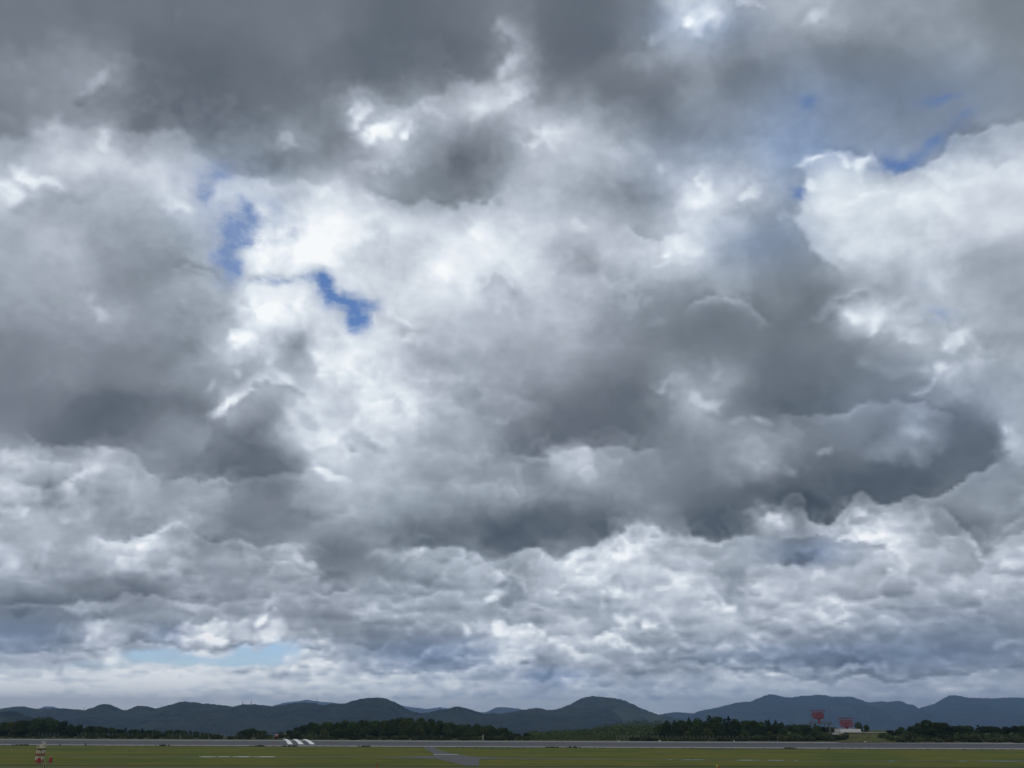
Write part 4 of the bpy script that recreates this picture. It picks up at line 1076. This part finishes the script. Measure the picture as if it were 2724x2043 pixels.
radar_head(r1, Z+.18, 8.0, 9.8, .25)

# lower radar on a white walled terrace
p = at_depth(2255, 1948, 515); Z = p.z
ter = empty('radar_terrace', (p.x, p.y, 0)); tag(ter, 'white walled terrace on short columns that carries the lower red radar', 'terrace')
sl = MB(); sl.box((0, 0, Z), (12.2, 9, .4)); sl.build('slab', M_CONC, ter)
pw = MB()
pw.box((0, -4.5, Z+1.05), (12.4, .2, 1.7)); pw.box((0, 4.5, Z+1.05), (12.4, .2, 1.7)); pw.box((-6.1, 0, Z+1.05), (.2, 8.8, 1.7)); pw.box((6.1, 0, Z+1.05), (.2, 8.8, 1.7))
for sx in (-6.2, -2.1, 2.1, 6.2): pw.box((sx, -4.66, Z+1.0), (.22, .12, 1.9))
pw.build('parapet', M_WHT, ter)
for sx in (-5.2, -1.7, 1.7, 5.2):
    for sy in (-3.6, 3.6):
        lg = MB(); lg.box((sx, sy, (Z-.2+2.8)/2-.2), (.45, .45, Z-.2-2.4), 0, .05); lg.build('column', M_CONC, ter)
for sx in (-6.0, 3.9, 6.0):
    rd = MB(); rd.rod((sx, -4.5, Z+1.9), (sx, -4.5, Z+7.3), .08, .05, 6); rd.build('lightning_rod', M_STEEL, ter)
lv = MB()
for i in range(9): lv.box((-6.9-i*.42, -2.0, Z+.6-i*.22), (.4, 1.4, .1))
lv.rod((-6.4, -2.7, Z+1.6), (-10.4, -2.7, Z-.5), .07, .07, 5); lv.rod((-6.4, -2.7, Z+.5), (-10.4, -2.7, Z-1.5), .09, .09, 5)
lv.build('stair', M_WHT, ter)
r2 = empty('radar_antenna', (p.x, p.y, 0), -.5); tag(r2, 'lower red radar antenna with rounded lattice dish, on the white walled terrace', 'radar')
radar_head(r2, Z+.6, 7.8, 9.2, .3, True)

# ------------------------------------------------------------------ near equipment
def banded(name, z0, step):
    def f(N, b):
        z = N.xyz(N.n('ShaderNodeTexCoord').outputs['Object'])[2]
        k = N.m('FRACT', N.m('MULTIPLY', N.m('SUBTRACT', z, z0), .5/step))
        return N.mix(N.m('GREATER_THAN', k, .5), (.30, .050, .030, 1), (.66, .65, .58, 1))
    return bsdf_mat(name, f, .55)
g = on_ground(102.5, 2030); s_ = FPX/ (g.y*CP + 0)   # pixels per metre there is about FPX / distance
tw = empty('equipment_tower', g, .12); tw.scale = (.92, .92, 1.06); tag(tw, 'red and white banded steel instrument tower on the grass at the far left', 'tower')
MBAND = banded('red_white_bands', .1, .92)
for sx in (-1.05, 1.05):
    for sy in (-.9, .9):
        lg = MB(); lg.box((sx, sy, 2.15), (.20, .20, 4.4), 0, .03); lg.build('leg', MBAND, tw)
bc = MB()
for z0, z1 in ((.2, 2.1), (2.25, 4.1)):
    for sy in (-.9, .9):
        bc.rod((-1.05, sy, z0), (1.05, sy, z1), .05, .05, 5); bc.rod((1.05, sy, z0), (-1.05, sy, z1), .05, .05, 5)
    for sx in (-1.05, 1.05): bc.rod((sx, -.9, z0), (sx, .9, z1), .05, .05, 5)
bc.build('brace', MBAND, tw)
bm_ = MB()
for z in (2.15, 3.75):
    for sy in (-.9, .9): bm_.box((0, sy, z), (2.1, .14, .22))
    for sx in (-1.05, 1.05): bm_.box((sx, 0, z), (.14, 1.7, .22))
bm_.build('crossbeam', M_DRED, tw)
dk = MB(); dk.box((0, 0, 4.4), (2.5, 2.2, .22), 0, .03); dk.build('deck', M_CREAM, tw)
rl = MB()
for z in (4.85, 5.25):
    rl.box((0, -1.08, z), (2.45, .07, .10)); rl.box((0, 1.08, z), (2.45, .07, .10)); rl.box((-1.2, 0, z), (.07, 2.1, .10)); rl.box((1.2, 0, z), (.07, 2.1, .10))
for sx in (-1.2, -.4, .4, 1.2):
    for sy in (-1.08, 1.08): rl.box((sx, sy, 4.85), (.08, .08, .8))
rl.build('railing', M_CREAM, tw)
ms = MB(); ms.rod((-.15, -.2, 4.5), (-.15, -.2, 6.0), .10, .08, 8); ms.rod((-.45, -.3, 4.6), (-.1, -.2, 5.7), .09, .09, 6); ms.box((-.15, -.2, 6.0), (.32, .3, .35), 0, .05); ms.build('mast', M_WHT, tw)
hd = MB()
for sx, hh in ((.15, 6.5), (.8, 6.4)):
    hd.rod((sx, .3, 4.5), (sx, .3, hh), .045, .03, 5); hd.lathe((sx, .3, hh), [(.03, 0), (.11, .05), (.11, .16), (.03, .2)], 8)
hd.rod((.15, .3, 5.9), (.8, .3, 5.9), .045, .045, 5); hd.box((.5, .2, 5.6), (.55, .3, .35), 0, .05); hd.build('sensor', M_WHT, tw)
ld = MB()
for i in range(12): ld.box((1.0-.35, -1.05, .35+i*.34), (.4, .05, .05))
ld.rod((.45, -1.05, .1), (.45, -1.05, 4.5), .03, .03, 5); ld.rod((.85, -1.05, .1), (.85, -1.05, 4.5), .03, .03, 5); ld.build('ladder', M_STEEL, tw)
def cabinet(px, py, w, h, label):
    g = on_ground(px, py); r = empty('equipment_cabinet', g, .1); tag(r, label, 'cabinet')
    b = MB(); b.box((0, 0, .1), (w+.15, .75, .2)); b.build('plinth', M_CONC, r)
    b = MB(); b.box((0, 0, .2+h/2), (w, .6, h), 0, .05); b.build('body', M_RED, r)
    b = MB(); b.box((0, 0, .2+h+.07), (w+.16, .76, .12), 0, .06); b.build('roof', M_CREAM, r)
    b = MB(); b.box((-w*.23, -.315, .2+h/2), (w*.42, .03, h*.88)); b.build('door', M_RED, r)
    b = MB(); b.box((w*.23, -.315, .2+h/2), (w*.42, .03, h*.88)); b.build('door', M_RED, r)
    b = MB(); b.box((.05, -.35, .2+h*.5), (.03, .04, .22)); b.build('handle', M_STEEL, r)
cabinet(101.8, 2031.5, .85, 1.6, 'red metal cabinet standing inside the foot of the banded tower')
cabinet(133, 2030.4, .85, 1.65, 'red metal cabinet with pale cap standing alone right of the banded tower')
g = on_ground(117.5, 2041); r = empty('pipe_hoop', g); tag(r, 'short pale pipe hoop in the verge at the lower left, below the tower', 'hoop')
b = MB(); b.rod((-.3, 0, -.1), (-.3, 0, .9), .06, .06, 8); b.rod((.3, 0, -.1), (.3, 0, .9), .06, .06, 8)
for i in range(6):
    a0, a1 = math.pi*i/6, math.pi*(i+1)/6; b.rod((.3*math.cos(a0), 0, .9+.2*math.sin(a0)), (.3*math.cos(a1), 0, .9+.2*math.sin(a1)), .06, .06, 8)
b.build('hoop', M_CREAM, r); b = MB(); b.box((0, .1, .42), (.34, .12, .8), 0, .03); b.build('post', M_DARK, r)
def marker(px, py, w, h, mat, mat2, label, name='cable_marker'):
    g = on_ground(px, py); r = empty(name, g); tag(r, label, 'marker')
    b = MB(); b.box((0, 0, h*.42), (w, w*.7, h*.86), 0, .05); b.build('body', mat, r)
    b = MB(); b.box((0, 0, h*.92), (w*1.15, w*.85, h*.13), 0, .04); b.build('cap', mat2, r)
marker(1003, 2042, .62, 1.15, M_ORG, M_DRED, 'small orange-brown marker box at the lower edge left of the access road')
g = on_ground(1908, 2045.5); r = empty('obstruction_light', g); tag(r, 'small yellow airfield lamp with a brown box, at the lower edge right of centre', 'lamp')
b = MB(); b.rod((0, 0, -.1), (0, 0, .5), .06, .05, 8); b.build('stem', M_STEEL, r)
b = MB(); b.lathe((0, 0, .5), [(.16, 0), (.26, .08), (.26, .42), (.18, .55), (.05, .60)], 12); b.build('housing', M_YEL, r)
b = MB(); b.box((.62, .1, .45), (.42, .35, .75), 0, .04); b.build('box', M_ORG, r)
# dark squat lamps on the near edge of the runway
for i, (px, py, s) in enumerate([(159, 1982.9, 1.0), (227, 1983.3, 1.25)]):
    g = on_ground(px, py); r = empty('runway_edge_lamp', g); r.scale = (s, s, s)
    tag(r, ['smaller dark squat lamp on the near runway edge, right of the banded tower', 'larger dark squat lamp on the near runway edge, second right of the banded tower'][i], 'airfield lamp')
    b = MB(); b.lathe((0, 0, 0), [(.32, 0), (.32, .12), (.10, .18), (.10, .30)], 10); b.build('base', M_DARK, r)
    b = MB(); b.lathe((0, 0, .30), [(.26, 0), (.34, .06), (.34, .30), (.22, .44), (.06, .48)], 12); b.build('head', M_DARK, r)
# beyond the runway
g = on_ground(735.5, 1964.6); r = empty('marker_dome', g); tag(r, 'small red domed hut with pale top beyond the runway, left of the three white bars', 'hut')
b = MB(); b.lathe((0, 0, 0), [(1.25, 0), (1.2, .9), (1.0, 1.5), (.7, 1.95)], 14); b.build('body', M_RED, r)
b = MB(); b.lathe((0, 0, 1.95), [(.68, 0), (.5, .3), (.2, .48)], 14); b.build('top', M_CREAM, r)
b = MB(); b.box((0, -1.22, .55), (.6, .12, 1.1)); b.build('door', M_DRED, r)
g = on_ground(757, 1965.4); r = empty('lamp_post', g); tag(r, 'thin post with pale lamp head beyond the runway, above the first white bar', 'lamp post')
b = MB(); b.rod((0, 0, 0), (0, 0, 2.6), .10, .07, 8); b.build('post', M_FPOST, r)
b = MB(); b.lathe((0, 0, 2.55), [(.12, 0), (.34, .12), (.34, .5), (.16, .68)], 10); b.build('head', M_CREAM, r)
g = on_ground(1285, 1968.4); r = empty('white_post', g); tag(r, 'white tapering post before the right end of the middle grove', 'post')
b = MB(); b.lathe((0, 0, 0), [(.38, 0), (.34, .9), (.24, 1.9), (.18, 2.7), (.08, 2.85)], 10); b.build('shaft', M_WHT, r)
b = MB(); b.box((0, 0, .08), (1.1, 1.1, .2), 0, .05); b.build('footing', M_CONC, r)
for (px, py, w, lb) in [(1755, 1971.8, 1.1, 'low white box beyond the runway at the left end of the radar grove'), (1646, 1972.4, .55, 'tiny pale box beyond the runway in the gap between the groves'), (1953, 1972.8, .6, 'tiny pale box beyond the runway before the bushes of the radar grove'), (2302, 1974.6, 1.0, 'low pale box at the foot of the bank below the lower radar')]:
    g = on_ground(px, py); r = empty('ground_box', g); tag(r, lb, 'box')
    b = MB(); b.box((0, 0, .25), (w, .6, .5), 0, .05); b.build('body', M_WHT, r)
    b = MB(); b.box((0, 0, .53), (w+.08, .68, .06)); b.build('lid', M_CREAM, r)

# ------------------------------------------------------------------ masts on the ridges
def mast(px, ybase, ytop, D, label, w=1.6):
    a_ = at_depth(px, ybase+1.5, D); t = at_depth(px, ytop, D).z-a_.z
    r = empty('radio_mast', a_); tag(r, label, 'mast')
    b = MB()
    c = [(math.cos(k*2.094)*w, math.sin(k*2.094)*w) for k in range(3)]
    for k in range(3): b.rod((c[k][0], c[k][1], -2), (c[k][0]*.25, c[k][1]*.25, t*.85), .6, .4, 5)
    n = 8
    for j in range(n):
        z0, z1 = t*.85*j/n, t*.85*(j+1)/n; f0, f1 = 1-.75*j/n, 1-.75*(j+1)/n
        for k in range(3):
            q = (k+1) % 3; b.rod((c[k][0]*f0, c[k][1]*f0, z0), (c[q][0]*f1, c[q][1]*f1, z1), .25, .25, 4)
    b.build('lattice', M_STEEL, r)
    b = MB(); b.rod((0, 0, t*.83), (0, 0, t), .55, .3, 5); b.build('aerial', M_STEEL, r)
mast(645, 1874.2, 1860, 4290, 'taller left one of the paired radio masts on the left ridge')
mast(667.5, 1873.2, 1861, 4290, 'shorter radio mast just right of the tallest one on the left ridge', 2.2)
mast(842, 1872.5, 1857, 4290, 'lone thin mast on the ridge left of the big round hill')
mast(223, 1889, 1880, 4500, 'faint short mast in the first saddle of the left ridge')
mast(1594, 1852.8, 1846, 5650, 'tiny mast on the very top of the broad mountain behind the gap')
mast(1123, 1897, 1891, 4290, 'tiny mast in the saddle right of the big round hill')

# ------------------------------------------------------------------ air
def haze():
    me = MB(); x = 16000.0
    me.box((0, 7750, 0), (2*x, 18500, 10)); o = me.build('haze', None)
    vs = o.data.vertices
    for v in vs: v.co.z = -560.0 if v.co.z < 0 else 245.0
    m = bpy.data.materials.new('haze_air'); m.use_nodes = True; N = NT(m.node_tree)
    p = N.n('ShaderNodeVolumePrincipled'); p.inputs['Color'].default_value = HAZE_COL; p.inputs['Density'].default_value = HAZE_D
    p.inputs['Anisotropy'].default_value = 0.2
    ou = N.n('ShaderNodeOutputMaterial'); N.t.links.new(p.outputs[0], ou.inputs['Volume'])
    o.data.materials.append(m); tag(o, kind='stuff')
HAZE_D = 7.4e-5; HAZE_COL = (.40, .63, 1.0, 1)
haze()
